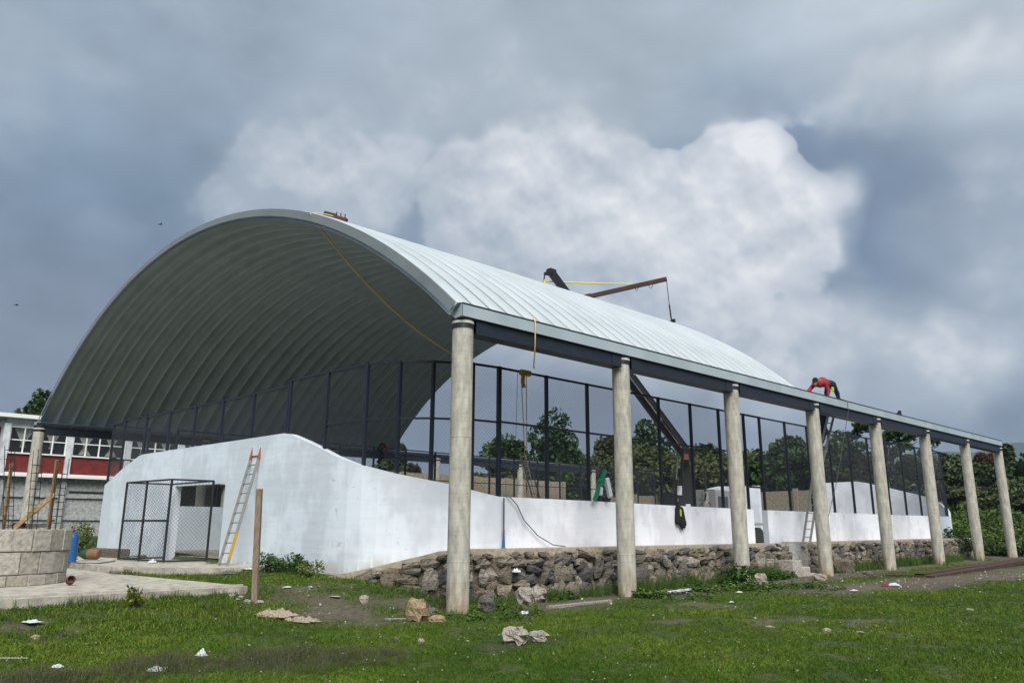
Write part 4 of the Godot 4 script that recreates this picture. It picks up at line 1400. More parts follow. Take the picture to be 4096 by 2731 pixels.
# ---------------------------------------------------------------- crane lorry in the court
func crane() -> void:
	var t := thing("crane_truck", "black folding crane on a lorry inside the court, boom over the roof", "crane truck", Vector3(-11.2, 0.67, -25.0))
	var o := t.position
	var base := Vector3(-11.16, 1.7, -24.03)
	var top := Vector3(-10.80, 4.85, -23.55)
	var tip := Vector3(-13.28, 13.85, -16.52)
	var kn := Vector3(-10.62, 5.35, -23.25)
	var s := begin()
	box(s, Vector3(0, 0.75, -1.2), Vector3(0.9, 0.25, 7.0))
	obj("chassis", s, M.rubber, t)
	s = begin()
	bevel_box(s, Vector3(0.05, 1.15, -3.0), Vector3(2.3, 0.12, 4.2), 0.02)
	obj("flat_bed", s, M.grey_metal, t)
	s = begin()
	bevel_box(s, Vector3(0.05, 1.75, -0.75), Vector3(2.1, 2.2, 1.35), 0.08, Basis(Vector3.UP, 0))
	obj("cab", s, M.grey_metal, t)
	s = begin()
	box(s, Vector3(1.11, 2.15, -0.75), Vector3(0.02, 0.7, 0.9))
	obj("cab_window", s, M.glass_dark, t)
	for z in [0.6, -2.9, -4.2]:
		for x in [-0.9, 0.95]:
			s = begin()
			tube(s, [Vector3(x - 0.14, 0.48, z), Vector3(x + 0.14, 0.48, z)], 0.48, 16)
			obj("wheel", s, M.rubber, t)
	# exhaust
	s = begin()
	tube(s, [Vector3(0.50, 1.6, -0.10), Vector3(0.53, 2.72, -0.08)], 0.17, 12)
	obj("muffler", s, M.grey_metal, t)
	s = begin()
	tube(s, [Vector3(0.53, 2.72, -0.08), Vector3(0.60, 3.7, -0.05), Vector3(0.58, 3.82, -0.04)], 0.055, 8)
	obj("exhaust_stack", s, M.black_steel, t)
	# slewing base, mast
	s = begin()
	bevel_box(s, base - o - Vector3(0, 0.3, 0), Vector3(1.1, 1.0, 1.0), 0.08)
	obj("crane_base", s, M.black_steel, t)
	s = begin()
	bevel_box(s, base - o + Vector3(-0.42, 1.25, 0.75), Vector3(0.55, 0.75, 0.5), 0.04)
	obj("control_box", s, M.black_steel, t)
	s = begin()
	tube(s, [base - o + Vector3(0.05, 1.5, 0.62), base - o + Vector3(0.08, 1.95, 0.62)], 0.13, 10)
	obj("oil_tank", s, M.white_plastic, t)
	s = begin()
	var prof := [[base, 0.70], [base.lerp(top, 0.35), 0.74], [base.lerp(top, 0.7), 0.55], [top, 0.38], [kn + Vector3(0.05, 0.15, -0.1), 0.34]]
	for i in prof.size() - 1:
		var a: Vector3 = prof[i][0] - o
		var b: Vector3 = prof[i + 1][0] - o
		var wa: float = prof[i][1] * 0.5
		var wb: float = prof[i + 1][1] * 0.5
		var sx := Vector3(0.66, 0, -0.75)
		var sz := Vector3(0.75, 0, 0.66) * 0.6
		hexa(s, [a - sx * wa + sz * wa, a + sx * wa + sz * wa, a + sx * wa - sz * wa, a - sx * wa - sz * wa, b - sx * wb + sz * wb, b + sx * wb + sz * wb, b + sx * wb - sz * wb, b - sx * wb - sz * wb])
	obj("mast", s, M.black_steel, t)
	s = begin()
	var lp := base.lerp(top, 0.28) + Vector3(0.28, 0.0, 0.26)
	box(s, lp - o, Vector3(0.24, 0.34, 0.02), Basis(Vector3.UP, deg_to_rad(47)))
	obj("white_label", s, M.white_plastic, t)
	# main ram between mast and boom
	s = begin()
	tube(s, [base.lerp(top, 0.42) - o + Vector3(-0.30, 0, 0.40), base.lerp(top, 0.72) - o + Vector3(-0.25, 0, 0.42)], 0.085, 8)
	obj("ram_cylinder", s, M.black_steel, t)
	s = begin()
	tube(s, [base.lerp(top, 0.70) - o + Vector3(-0.25, 0, 0.42), top - o + Vector3(-0.20, 0.1, 0.30)], 0.04, 8)
	obj("ram_rod", s, M.chrome, t)
	# elbow and the long telescopic boom
	var d := (tip - kn).normalized()
	var nrm := Vector3(0.66, 0, -0.75).cross(d).normalized()
	s = begin()
	bar(s, kn - d * 0.5 - o, kn + d * 4.6 - o, 0.60, 0.62, nrm)
	obj("boom_section", s, M.black_steel, t)
	s = begin()
	bar(s, kn + d * 4.6 - o, kn + d * 8.2 - o, 0.48, 0.50, nrm)
	obj("boom_section", s, M.navy, t)
	s = begin()
	bar(s, kn + d * 8.2 - o, tip - o, 0.38, 0.40, nrm)
	obj("boom_section", s, M.black_steel, t)
	for k in 2:
		s = begin()
		var off := nrm * (0.36 + 0.10 * k) + Vector3(0.1 * k, 0, 0)
		tube(s, [kn + d * 0.3 + off - o, kn + d * (7.4 - 2.0 * k) + off - o], 0.05, 8)
		obj("boom_ram", s, M.black_steel if k else M.chrome, t)
	for k in 3:
		s = begin()
		tube(s, [kn + d * (1.6 + 0.3 * k) + nrm * 0.34 - o, kn + d * 0.3 + nrm * (0.62 + 0.08 * k) - o, kn + Vector3(0.15, -0.6 - 0.2 * k, 0.45) - o, top + Vector3(0.12 * k - 0.15, -1.2, 0.36) - o], 0.035, 6)
		obj("hydraulic_hose", s, M.rubber, t)
	s = begin()
	box(s, kn + Vector3(0.22, -0.25, 0.2) - o, Vector3(0.02, 0.46, 0.30), Basis(Vector3.UP, deg_to_rad(-40)) * Basis(Vector3.BACK, 0.3))
	obj("red_sticker", s, M.redbrown, t)
	s = begin()
	bevel_box(s, tip - o, Vector3(0.36, 0.34, 0.36), 0.05)
	tube(s, [tip - o, tip - o + Vector3(-0.30, -0.02, 0.12)], 0.10, 8)
	obj("boom_head", s, M.black_steel, t)
	s = begin()
	tube(s, [tip - o + Vector3(-0.28, 0, 0.2), tip - o + Vector3(-0.29, -0.28, 0.2)], 0.035, 6)
	tube(s, [tip - o + Vector3(-0.29, -0.26, 0.2), tip - o + Vector3(-0.35, -0.38, 0.2), tip - o + Vector3(-0.30, -0.46, 0.2), tip - o + Vector3(-0.22, -0.40, 0.2)], 0.03, 6)
	obj("hook", s, M.black_steel, t)
	# the spreader beam hung beside it
	var hk := tip + Vector3(-0.29, -0.44, 0.2)
	var j0 := Vector3(-13.45, 12.30, -16.86)
	var j1 := Vector3(-9.42, 13.55, -20.72)
	t = thing("lifting_beam", "rusty steel lifting beam with yellow straps above the roof", "lifting beam", j0)
	s = begin()
	bar(s, Vector3.ZERO, j1 - j0, 0.16, 0.20)
	obj("beam", s, M.rust, t)
	s = begin()
	bar(s, (j1 - j0) * 0.20, (j1 - j0) * 0.33, 0.21, 0.25)
	obj("sleeve", s, M.rust, t)
	var eye := Vector3(-10.63, 13.30, -19.5)
	for q in [[hk, eye], [hk, j0 + Vector3(0, 0.1, 0)]]:
		s = begin()
		tube(s, sag(q[0] - j0, q[1] - j0, 0.03, 6), 0.035, 5)
		obj("strap", s, M.strap, t)
	s = begin()
	tube(s, [hk - j0 + Vector3(0, 0.05, 0), hk - j0 + Vector3(0.02, -0.45, 0.0)], 0.09, 6, 0.05)
	obj("strap_bundle", s, M.strap, t)
	s = begin()
	tube(s, sag(j0.lerp(j1, 0.84) - j0 + Vector3(0, -0.1, 0), j0.lerp(j1, 0.88) - j0 + Vector3(0, -0.1, 0), 0.18, 8), 0.015, 5)
	tube(s, sag(j0.lerp(j1, 0.72) - j0 + Vector3(0, -0.1, 0), j0.lerp(j1, 0.75) - j0 + Vector3(0, -0.1, 0), 0.14, 8), 0.015, 5)
	obj("shackle", s, M.black_steel, t)
	s = begin()
	tube(s, [j1 - j0 + Vector3(0, -0.08, 0), Vector3(-9.52, 12.3, -21.0) - j0], 0.018, 5)
	tube(s, [Vector3(-9.52, 12.3, -21.0) - j0, Vector3(-9.59, 11.5, -21.23) - j0], 0.035, 6)
	obj("cable", s, M.black_steel, t)
	s = begin()
	box(s, Vector3(-9.6, 11.48, -21.23) - j0, Vector3(0.12, 0.08, 0.62), Basis(Vector3.UP, 0.4) * Basis(Vector3.RIGHT, 0.2))
	box(s, Vector3(-9.55, 11.56, -21.35) - j0, Vector3(0.14, 0.16, 0.12))
	obj("clamp", s, M.black_steel, t)

# ---------------------------------------------------------------- people
func hand(wrist: Vector3, dir: Vector3, palm: Vector3, side: float) -> Array:
	# palm, four unequal curled fingers and a thumb off the side, as bones
	var x := dir.cross(palm).normalized() * side
	var out := [[wrist, wrist + dir * 0.05, 0.026, 0.030], [wrist + dir * 0.05 - x * 0.02, wrist + dir * 0.09 - x * 0.026, 0.020, 0.014], [wrist + dir * 0.05 + x * 0.02, wrist + dir * 0.09 + x * 0.026, 0.020, 0.014]]
	var lens := [0.075, 0.085, 0.08, 0.062]
	for k in 4:
		var a := wrist + dir * 0.092 + x * (0.030 - 0.020 * k)
		var l: float = lens[k]
		var b := a + (dir + palm * 0.3).normalized() * l * 0.5
		out.append([a, b, 0.0095, 0.0088])
		out.append([b, b + (dir + palm * 1.1).normalized() * l * 0.5, 0.0088, 0.0078])
	var th := wrist + dir * 0.025 + x * 0.028
	var tb := th + (dir * 0.7 + x * 0.7 + palm * 0.2).normalized() * 0.045
	out.append([th, tb, 0.012, 0.0105])
	out.append([tb, tb + (dir + palm * 0.5).normalized() * 0.032, 0.0105, 0.009])
	return out

func person(label: String, j: Dictionary, top: Material, legs: Material, capm: Material) -> Node3D:
	var o: Vector3 = j.hip
	var t := thing("person", label, "person", o, "workers on the roof site")
	for k in j:
		j[k] = j[k] - o
	var face: Vector3 = j.face + o
	var chest: Vector3 = (j.neck).lerp(j.hip, 0.32)
	var acr: Vector3 = (j.sh_r - j.sh_l).normalized()
	var skin := [[j.neck, j.head, 0.055, 0.06], [j.head - Vector3(0, 0.0, 0), j.head + Vector3(0, 0.05, 0), 0.088, 0.092], [j.head + face * 0.03 - Vector3(0, 0.07, 0), j.head + face * 0.055 - Vector3(0, 0.075, 0), 0.06, 0.045],
		[j.head + face * 0.085 - Vector3(0, 0.005, 0), j.head + face * 0.112 - Vector3(0, 0.035, 0), 0.014, 0.018], [chest, j.hip, 0.13, 0.12], [j.neck, chest, 0.08, 0.12],
		[j.sh_l, j.el_l, 0.048, 0.040], [j.el_l, j.ha_l, 0.038, 0.028], [j.sh_r, j.el_r, 0.048, 0.040], [j.el_r, j.ha_r, 0.038, 0.028],
		[j.hip, j.kn_l, 0.08, 0.055], [j.kn_l, j.fo_l, 0.052, 0.038], [j.hip, j.kn_r, 0.08, 0.055], [j.kn_r, j.fo_r, 0.052, 0.038]]
	for e in [-1.0, 1.0]:
		skin.append([j.head + acr * 0.092 * e, j.head + acr * 0.098 * e + Vector3(0, 0.035, 0), 0.014, 0.018])
	obj("body", sdf(skin, 0.024, 0.04), M.skin, t)
	for q in [[j.el_l, j.ha_l, 1.0], [j.el_r, j.ha_r, -1.0]]:
		var dir: Vector3 = (q[1] - q[0]).normalized()
		var palm := Vector3(0, -1, 0)
		if absf(dir.y) > 0.8:
			palm = face
		palm = (palm - dir * palm.dot(dir)).normalized()
		obj("hand", sdf(hand(q[1], dir, palm, q[2]), 0.006, 0.008), M.skin, t)
	for e in [-1.0, 1.0]:
		var s := begin()
		lathe(s, j.head + face * 0.085 + acr * 0.033 * e + Vector3(0, 0.012, 0), [Vector2(0, -0.012), Vector2(0.012, 0), Vector2(0, 0.012)], 8)
		obj("eye", s, M.rubber, t)
	var sh: Vector3 = (j.sh_l + j.sh_r) * 0.5
	var jk := [[j.sh_l, j.sh_r, 0.085, 0.085], [sh, chest, 0.135, 0.165], [chest, chest.lerp(j.hip, 0.5), 0.165, 0.150], [j.neck.lerp(sh, 0.5), sh, 0.075, 0.1],
		[j.sh_l, j.el_l, 0.075, 0.062], [j.el_l, j.el_l.lerp(j.ha_l, 0.93), 0.060, 0.044], [j.sh_r, j.el_r, 0.075, 0.062], [j.el_r, j.el_r.lerp(j.ha_r, 0.93), 0.060, 0.044]]
	obj("jacket", sdf(jk, 0.024, 0.05), top, t)
	var pel := acr * 0.09
	var tr := [[chest.lerp(j.hip, 0.40), j.hip, 0.150, 0.160], [j.hip - pel, j.kn_l, 0.105, 0.072], [j.kn_l, j.kn_l.lerp(j.fo_l, 0.9), 0.072, 0.058], [j.hip + pel, j.kn_r, 0.105, 0.072], [j.kn_r, j.kn_r.lerp(j.fo_r, 0.9), 0.072, 0.058]]
	obj("trousers", sdf(tr, 0.024, 0.05), legs, t)
	for f in [j.fo_l, j.fo_r]:
		var toe := Vector3(face.x, 0, face.z).normalized()
		obj("boot", sdf([[f + Vector3(0, 0.05, 0), f, 0.052, 0.05], [f - Vector3(0, 0.02, 0), f + toe * 0.13 - Vector3(0, 0.03, 0), 0.05, 0.036]], 0.02, 0.03), M.rubber, t)
	var up := Vector3.UP
	obj("cap", sdf([[j.head + up * 0.055, j.head + up * 0.075, 0.104, 0.096], [j.head + face * 0.09 + up * 0.06, j.head + face * 0.15 + up * 0.045, 0.03, 0.022], [j.head + face * 0.08 + acr * 0.05 + up * 0.06, j.head + face * 0.08 - acr * 0.05 + up * 0.06, 0.026, 0.026]], 0.018, 0.03), capm, t)
	return t

func people() -> void:
	var t := person("roofer in red jacket and dark trousers bent over the near gutter", {
		"hip": Vector3(-0.06, 6.52, -16.92), "neck": Vector3(-0.10, 6.56, -16.10), "head": Vector3(-0.10, 6.48, -15.86), "face": Vector3(-0.15, -0.55, 0.82),
		"sh_l": Vector3(-0.28, 6.46, -16.14), "sh_r": Vector3(0.10, 6.46, -16.18), "el_l": Vector3(-0.30, 6.22, -15.78), "ha_l": Vector3(-0.24, 6.08, -15.46),
		"el_r": Vector3(0.16, 6.20, -16.24), "ha_r": Vector3(0.16, 6.03, -16.18), "kn_l": Vector3(-0.16, 6.24, -16.78), "fo_l": Vector3(-0.16, 5.83, -16.66), "kn_r": Vector3(0.04, 6.24, -17.18), "fo_r": Vector3(0.06, 5.83, -17.28)}, M.red_cloth, M.dark_cloth, M.black_cloth)
	var s := begin()
	bevel_box(s, Vector3(0.20, -0.22, 0.30), Vector3(0.05, 0.16, 0.10), 0.015)
	obj("tool_pouch", s, M.lime, t)
	person("worker in dark jeans standing on the ladder behind the beam", {
		"hip": Vector3(-0.72, 5.46, -17.48), "neck": Vector3(-0.60, 5.94, -17.36), "head": Vector3(-0.58, 6.06, -17.32), "face": Vector3(0.3, -0.2, 0.93),
		"sh_l": Vector3(-0.48, 5.86, -17.22), "sh_r": Vector3(-0.66, 5.86, -17.54), "el_l": Vector3(-0.36, 5.68, -17.06), "ha_l": Vector3(-0.30, 5.90, -16.98),
		"el_r": Vector3(-0.55, 5.64, -17.64), "ha_r": Vector3(-0.50, 5.84, -17.72), "kn_l": Vector3(-0.66, 5.04, -17.34), "fo_l": Vector3(-0.80, 4.64, -17.34), "kn_r": Vector3(-0.66, 5.02, -17.52), "fo_r": Vector3(-0.78, 4.62, -17.48)}, M.dark_cloth, M.denim, M.black_cloth)
	person("distant worker in red jacket crouching on the far gutter", {
		"hip": Vector3(-25.9, 5.95, -15.3), "neck": Vector3(-25.9, 6.28, -15.58), "head": Vector3(-25.88, 6.40, -15.72), "face": Vector3(0.1, -0.5, -0.86),
		"sh_l": Vector3(-26.08, 6.22, -15.55), "sh_r": Vector3(-25.72, 6.22, -15.55), "el_l": Vector3(-26.15, 5.98, -15.65), "ha_l": Vector3(-26.1, 5.78, -15.75),
		"el_r": Vector3(-25.66, 5.96, -15.6), "ha_r": Vector3(-25.7, 5.72, -15.6), "kn_l": Vector3(-26.0, 5.6, -15.55), "fo_l": Vector3(-26.0, 5.22, -15.25), "kn_r": Vector3(-25.75, 5.55, -15.5), "fo_r": Vector3(-25.8, 5.15, -15.2)}, M.red_cloth, M.black_cloth, M.black_cloth)

# ---------------------------------------------------------------- ropes, hoses and things hung up
func ropes() -> void:
	var t := thing("rope", "yellow rope slung from the arch crown down to the near beam", "rope", Vector3(-5.45, 9.46, 0.72))
	var s := begin()
	var o := t.position
	tube(s, sag(Vector3.ZERO, Vector3(-3.45, 5.85, -2.7) - o, 0.42, 18), 0.024, 5)
	obj("strand", s, M.rope, t)
	s = begin()
	tube(s, sag(Vector3(0, 0.02, -0.02), Vector3(-7.0, 10.32, -0.8) - o, -0.03, 6), 0.016, 5)
	obj("strand", s, M.rope, t)
	t = thing("hoist_rope", "yellow ropes and pulley block hung over the near gutter", "rope", Vector3(0.28, 5.95, -1.8))
	o = t.position
	s = begin()
	tube(s, [Vector3(-1.2, 0.62, 0.0), Vector3(-0.3, 0.09, 0), Vector3(-0.01, 0.02, 0), Vector3(0.005, -0.05, 0), Vector3(0.0, -0.55, 0.0), Vector3(-0.35, -0.95, -0.3), Vector3(-1.85, 5.42 - o.y, -1.83)], 0.015, 5)
	obj("strand", s, M.rope, t)
	for q in [[Vector3(-1.84, 5.35, -3.60), Vector3(-8.3, 2.4, -9.95)], [Vector3(-1.84, 4.98, -3.44), Vector3(-8.5, 2.4, -10.15)], [Vector3(-1.84, 5.35, -3.30), Vector3(-7.8, 4.3, -8.9)]]:
		s = begin()
		tube(s, sag(q[0] - o, q[1] - o, 0.05, 8), 0.012 if q[1].y < 3.0 else 0.007, 5)
		obj("strand", s, M.rope if q[1].y < 3.0 else M.hose, t)
	s = begin()
	bevel_box(s, Vector3(-1.72, 5.30, -3.45) - o, Vector3(0.12, 0.14, 0.32), 0.03)
	tube(s, [Vector3(-1.72, 5.26, -3.38) - o, Vector3(-1.72, 5.05, -3.36) - o, Vector3(-1.72, 4.92, -3.40) - o], 0.05, 8)
	obj("pulley_block", s, M.yellow, t)
	# a ladder foot inside where the ropes end
	ladder("short pale ladder inside the court where the ropes end", Vector3(-11.8, 1.6, -14.4), Vector3(-12.0, 4.62, -13.4), Vector3(0.25, 0, -1).normalized(), 0.36, 10)
	t = thing("tool_cradle", "red steel seaming machine lying on top of the arch", "machine", Vector3(-7.1, 10.36, -0.95))
	s = begin()
	var b := Basis(Vector3.BACK, -0.48)
	bar(s, Vector3(-0.30, 0.12, 0.20), Vector3(0.30, -0.12, -0.20), 0.15, 0.08)
	obj("carriage", s, M.redbrown, t)
	s = begin()
	bar(s, Vector3(-0.28, 0.17, 0.20), Vector3(0.04, 0.04, -0.0), 0.09, 0.07)
	obj("motor", s, M.rust, t)
	for k in 3:
		s = begin()
		var p := Vector3(0.02 + 0.12 * k, 0.0 - 0.05 * k, -0.02 - 0.07 * k)
		tube(s, [p, p + Vector3(0, 0.16, 0)], 0.018, 6)
		obj("lever", s, M.rust, t)
	t = thing("safety_rope", "thin grey rope hanging from the gutter beside the extension ladder", "rope", Vector3(0.28, 5.9, -17.4))
	s = begin()
	tube(s, [Vector3(-0.3, 0.2, 0.05), Vector3(-0.02, 0.06, 0), Vector3(0.0, 0.0, 0), Vector3(0, -0.3, -0.0), Vector3(-0.5, -2.6, 0.25), Vector3(-1.1, -4.76, 0.55)], 0.010, 5)
	obj("strand", s, M.hose, t)
	t = thing("work_lamp", "small dark bracket lying on the gutter lip right of the roofer", "bracket", Vector3(0.22, 5.96, -22.2))
	s = begin()
	box(s, Vector3(0, 0.03, 0), Vector3(0.1, 0.06, 0.35))
	box(s, Vector3(0, 0.12, -0.1), Vector3(0.08, 0.1, 0.16))
	obj("bracket_body", s, M.black_steel, t)
	t = thing("drain_pipe", "thin blue pipe with orange band running down the white wall corner", "pipe", Vector3(-1.62, 1.1, -2.66))
	s = begin()
	tube(s, [Vector3(0, 0.38, 0), Vector3(0, 1.13, 0.0)], 0.018, 8)
	obj("pipe", s, M.teal, t)
	s = begin()
	tube(s, [Vector3(0, 0.0, 0), Vector3(0, 0.05, 0), Vector3(0, 0.34, 0)], 0.045, 8, 0.022)
	obj("pipe_foot", s, M.blue, t)
	s = begin()
	tube(s, [Vector3(0, 0.34, 0), Vector3(0, 0.41, 0)], 0.026, 8)
	obj("coupling", s, M.orange, t)
	t = thing("hose", "grey hose curving down the white wall beside the blue pipe", "hose", Vector3(-1.66, 1.1, -3.4))
	s = begin()
	tube(s, [Vector3(-0.12, 1.12, 0.75), Vector3(-0.03, 1.2, 0.62), Vector3(0.03, 1.14, 0.52), Vector3(0.03, 0.98, 0.31), Vector3(0.03, 0.63, 0.08), Vector3(0.03, 0.27, -0.39), Vector3(0.08, 0.06, -0.85), Vector3(0.16, 0.02, -1.2)], 0.013, 6)
	obj("tube", s, M.hose, t)
	# jacket hung over the wall
	t = thing("jacket", "black jacket with a yellow patch hung over the low white wall", "jacket", Vector3(-1.64, 2.0, -9.65))
	obj("garment", sdf([[Vector3(-0.06, 0.30, 0.02), Vector3(0.0, 0.05, 0.02), 0.05, 0.10], [Vector3(0, 0.10, 0.08), Vector3(0.02, -0.24, 0.12), 0.08, 0.09], [Vector3(0, 0.10, -0.08), Vector3(0.02, -0.30, -0.16), 0.08, 0.08], [Vector3(0.02, -0.05, 0.0), Vector3(0.03, -0.36, -0.05), 0.09, 0.06], [Vector3(0.03, -0.3, -0.16), Vector3(0.03, -0.42, -0.18), 0.06, 0.03], [Vector3(0.03, -0.3, -0.02), Vector3(0.03, -0.46, -0.06), 0.05, 0.025]], 0.02, 0.05), M.black_cloth, t)
	s = begin()
	bevel_box(s, Vector3(0.10, 0.0, 0.08), Vector3(0.02, 0.20, 0.05), 0.005)
	obj("yellow_patch", s, M.lime, t)
	# green frame with rags on the fence
	t = thing("green_frame", "green painted cross piece with white bags tied on the fence", "frame", Vector3(-1.55, 2.25, -6.0))
	s = begin()
	bar(s, Vector3(0, 0.0, 0.22), Vector3(0, 0.82, -0.24), 0.05, 0.11)
	obj("green_board", s, M.green_paint, t)
	s = begin()
	bar(s, Vector3(0.02, 0.50, 0.12), Vector3(0.02, 0.58, -0.36), 0.05, 0.07)
	obj("cross_bar", s, M.green_paint, t)
	s = begin()
	bevel_box(s, Vector3(0.04, 0.34, -0.30), Vector3(0.08, 0.52, 0.13), 0.03, Basis(Vector3.RIGHT, 0.28))
	obj("white_bag", s, M.white_plastic, t)
	s = begin()
	bevel_box(s, Vector3(0.02, 0.24, -0.02), Vector3(0.06, 0.22, 0.08), 0.02, Basis(Vector3.RIGHT, -0.2))
	obj("white_bag", s, M.white_plastic, t)
	t = thing("wire_frame", "thin bent wire frame standing on the white wall left of the third column", "wire frame", Vector3(-1.75, 2.2, -11.2))
	s = begin()
	tube(s, [Vector3(0, 0.02, 0.35), Vector3(0, 0.20, 0.0), Vector3(0, 0.22, 0.35)], 0.012, 5)
	tube(s, [Vector3(0, 0.20, 0.0), Vector3(0, 0.42, -0.05)], 0.03, 5)
	tube(s, [Vector3(0, 0.02, -0.05), Vector3(0, 0.15, -0.2), Vector3(0, 0.10, -0.3), Vector3(0, 0.0, -0.25)], 0.012, 5)
	obj("wire", s, M.black_steel, t)

# ---------------------------------------------------------------- red and white school building
func part(t: Node3D, called: String, c: Vector3, size: Vector3, m: Material, bev := 0.0) -> MeshInstance3D:
	var s := begin()
	if bev > 0.0:
		bevel_box(s, c - t.position, size, bev)
	else:
		box(s, c - t.position, size)
	return obj(called, s, m, t)

func curtain(t: Node3D, z: float, y0: float, y1: float, half: float, full: bool) -> void:
	# tied curtain: pleats drawn in to a knot
	var s := begin()
	s.set_smooth_group(-1)
	var yk := lerpf(y1, y0, 0.62)
	var rows := [[y1, half], [lerpf(y1, yk, 0.5), half * 0.55], [yk, 0.07], [yk - 0.12, 0.13 if full else 0.10], [y0 + (0.05 if full else 0.25), 0.30 if full else 0.14]]
	for i in rows.size() - 1:
		for k in 10:
			var f0 := k / 10.0 * 2.0 - 1.0
			var f1 := (k + 1) / 10.0 * 2.0 - 1.0
			var x0 := 0.025 * (1 - 2 * (k % 2))
			var x1 := -x0
			quad(s, Vector3(x0 - 33.28, rows[i][0], z + f0 * rows[i][1]) - t.position, Vector3(x1 - 33.28, rows[i][0], z + f1 * rows[i][1]) - t.position, Vector3(x1 - 33.28, rows[i + 1][0], z + f1 * rows[i + 1][1]) - t.position, Vector3(x0 - 33.28, rows[i + 1][0], z + f0 * rows[i + 1][1]) - t.position)
	obj("curtain", s, M.curtain, t)

func building() -> void:
	var t := thing("school_building", "two storey building with red panels, white pilasters and curtained windows", "building", Vector3(-33, 1.2, -4))
	var zs := [1.83, -1.02, -3.86, -6.7, -9.55, -12.4, -15.2]
	part(t, "wall", Vector3(-33.35, 2.5, -2.4), Vector3(0.2, 3.0, 8.6), M.block_grey)
	part(t, "recessed_wall", Vector3(-37.0, 2.5, -11.0), Vector3(0.2, 3.0, 8.6), M.block_grey)
	part(t, "recess_side", Vector3(-35.2, 2.5, -6.6), Vector3(3.6, 3.0, 0.2), M.block_grey)
	part(t, "floor_slab", Vector3(-36.4, 4.02, -6.7), Vector3(7.2, 0.14, 17.6), M.frame_white)
	part(t, "roof", Vector3(-36.4, 6.88, -6.7), Vector3(7.6, 0.16, 18.2), M.offwhite, 0.03)
	part(t, "roof_edge", Vector3(-32.58, 6.87, -6.7), Vector3(0.06, 0.19, 18.24), M.frame_white)
	part(t, "lintel_band", Vector3(-33.1, 6.59, -6.7), Vector3(0.22, 0.42, 17.1), M.offwhite)
	part(t, "back_wall", Vector3(-39.8, 4.0, -6.7), Vector3(0.2, 5.6, 17.2), M.offwhite)
	part(t, "end_wall", Vector3(-36.6, 5.45, -15.3), Vector3(6.5, 2.6, 0.2), M.offwhite)
	part(t, "end_wall", Vector3(-36.7, 5.5, 1.84), Vector3(6.2, 2.5, 0.16), M.offwhite)
	part(t, "ground_end_wall", Vector3(-36.6, 2.5, 1.84), Vector3(6.5, 3.0, 0.16), M.block_grey)
	part(t, "red_panel", Vector3(-35.2, 5.3, 1.95), Vector3(2.6, 2.2, 0.06), M.maroon)
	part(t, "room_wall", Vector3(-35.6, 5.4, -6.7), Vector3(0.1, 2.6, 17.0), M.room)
	for i in zs.size():
		part(t, "pilaster", Vector3(-33.02, 5.3, zs[i]), Vector3(0.34, 2.42, 0.28), M.offwhite, 0.02)
		part(t, "ground_post", Vector3(-33.2, 2.5, zs[i] + (0.0 if i else -0.1)), Vector3(0.30, 3.0, 0.30), M.block_grey)
	for i in zs.size() - 1:
		var za: float = zs[i] - 0.14
		var zb: float = zs[i + 1] + 0.14
		var c := (za + zb) * 0.5
		var w := za - zb
		part(t, "red_panel", Vector3(-33.06, 4.57, c), Vector3(0.18, 0.94, w), M.maroon)
		part(t, "white_ledge", Vector3(-33.0, 4.115, c), Vector3(0.34, 0.05, w), M.frame_white)
		var win := part(t, "window", Vector3(-33.0, 5.08, c), Vector3(0.24, 0.07, w), M.frame_white)
		for k in 5:
			var s := begin()
			box(s, Vector3(-33.02, 5.74, za - w * k / 4.0 + (0.03 if k == 4 else (-0.03 if k == 0 else 0.0))) - t.position, Vector3(0.08, 1.28, 0.06))
			obj("mullion", s, M.frame_white, win)
		for y in [5.73, 6.36]:
			var s := begin()
			box(s, Vector3(-33.02, y, c) - t.position, Vector3(0.07, 0.05, w))
			obj("transom", s, M.frame_white, win)
		for k in 4:
			for yy in [5.42, 6.05]:
				var s := begin()
				box(s, Vector3(-33.06, yy, za - w * (k + 0.5) / 4.0) - t.position, Vector3(0.008, 0.60, w / 4.0 - 0.07))
				obj("pane", s, M.pane, win)
		curtain(t, za - w * 0.26, 5.15, 6.33, 0.46, i % 2 == 1)
		curtain(t, za - w * 0.76, 5.15, 6.33, 0.40, i % 2 == 1)
		# ground floor: tie beams and the dark slot under the slab
		if i > 2:
			continue
		part(t, "tie_beam", Vector3(-33.20, 3.05, c), Vector3(0.12, 0.16, w), M.block_grey)
		part(t, "tie_beam", Vector3(-33.21, 1.95, c), Vector3(0.10, 0.16, w), M.block_grey)
		if i == 1:
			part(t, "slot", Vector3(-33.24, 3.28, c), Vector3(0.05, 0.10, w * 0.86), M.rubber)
	# grey block yard wall beyond
	t = thing("block_wall", "grey block yard wall behind the far row of columns", "wall", Vector3(-29, 1.2, -25))
	part(t, "wall_section", Vector3(-29.0, 2.95, -25.1), Vector3(0.2, 4.05, 18.2), M.tan_block)
	for i in 7:
		part(t, "pier", Vector3(-28.93, 2.96, -16.3 - 2.95 * i), Vector3(0.24, 4.1, 0.30), M.tan_block, 0.01)
	t = thing("block_wall", "tan block boundary wall seen through the gate gap", "wall", Vector3(-14, 1.0, -40))
	part(t, "wall_section", Vector3(-20.0, 2.45, -41.0), Vector3(20.0, 3.3, 0.2), M.tan_block)
	for i in 6:
		part(t, "pier", Vector3(-10.4 - 3.4 * i, 2.55, -40.92), Vector3(0.3, 3.4, 0.24), M.tan_block, 0.01)
	t = thing("unfinished_house", "unfinished grey block hut with white roof slab among the bushes", "house", Vector3(-13.0, 1.4, -58))
	part(t, "wall", Vector3(-13.2, 3.3, -57.0), Vector3(4.4, 4.0, 0.3), M.block_grey)
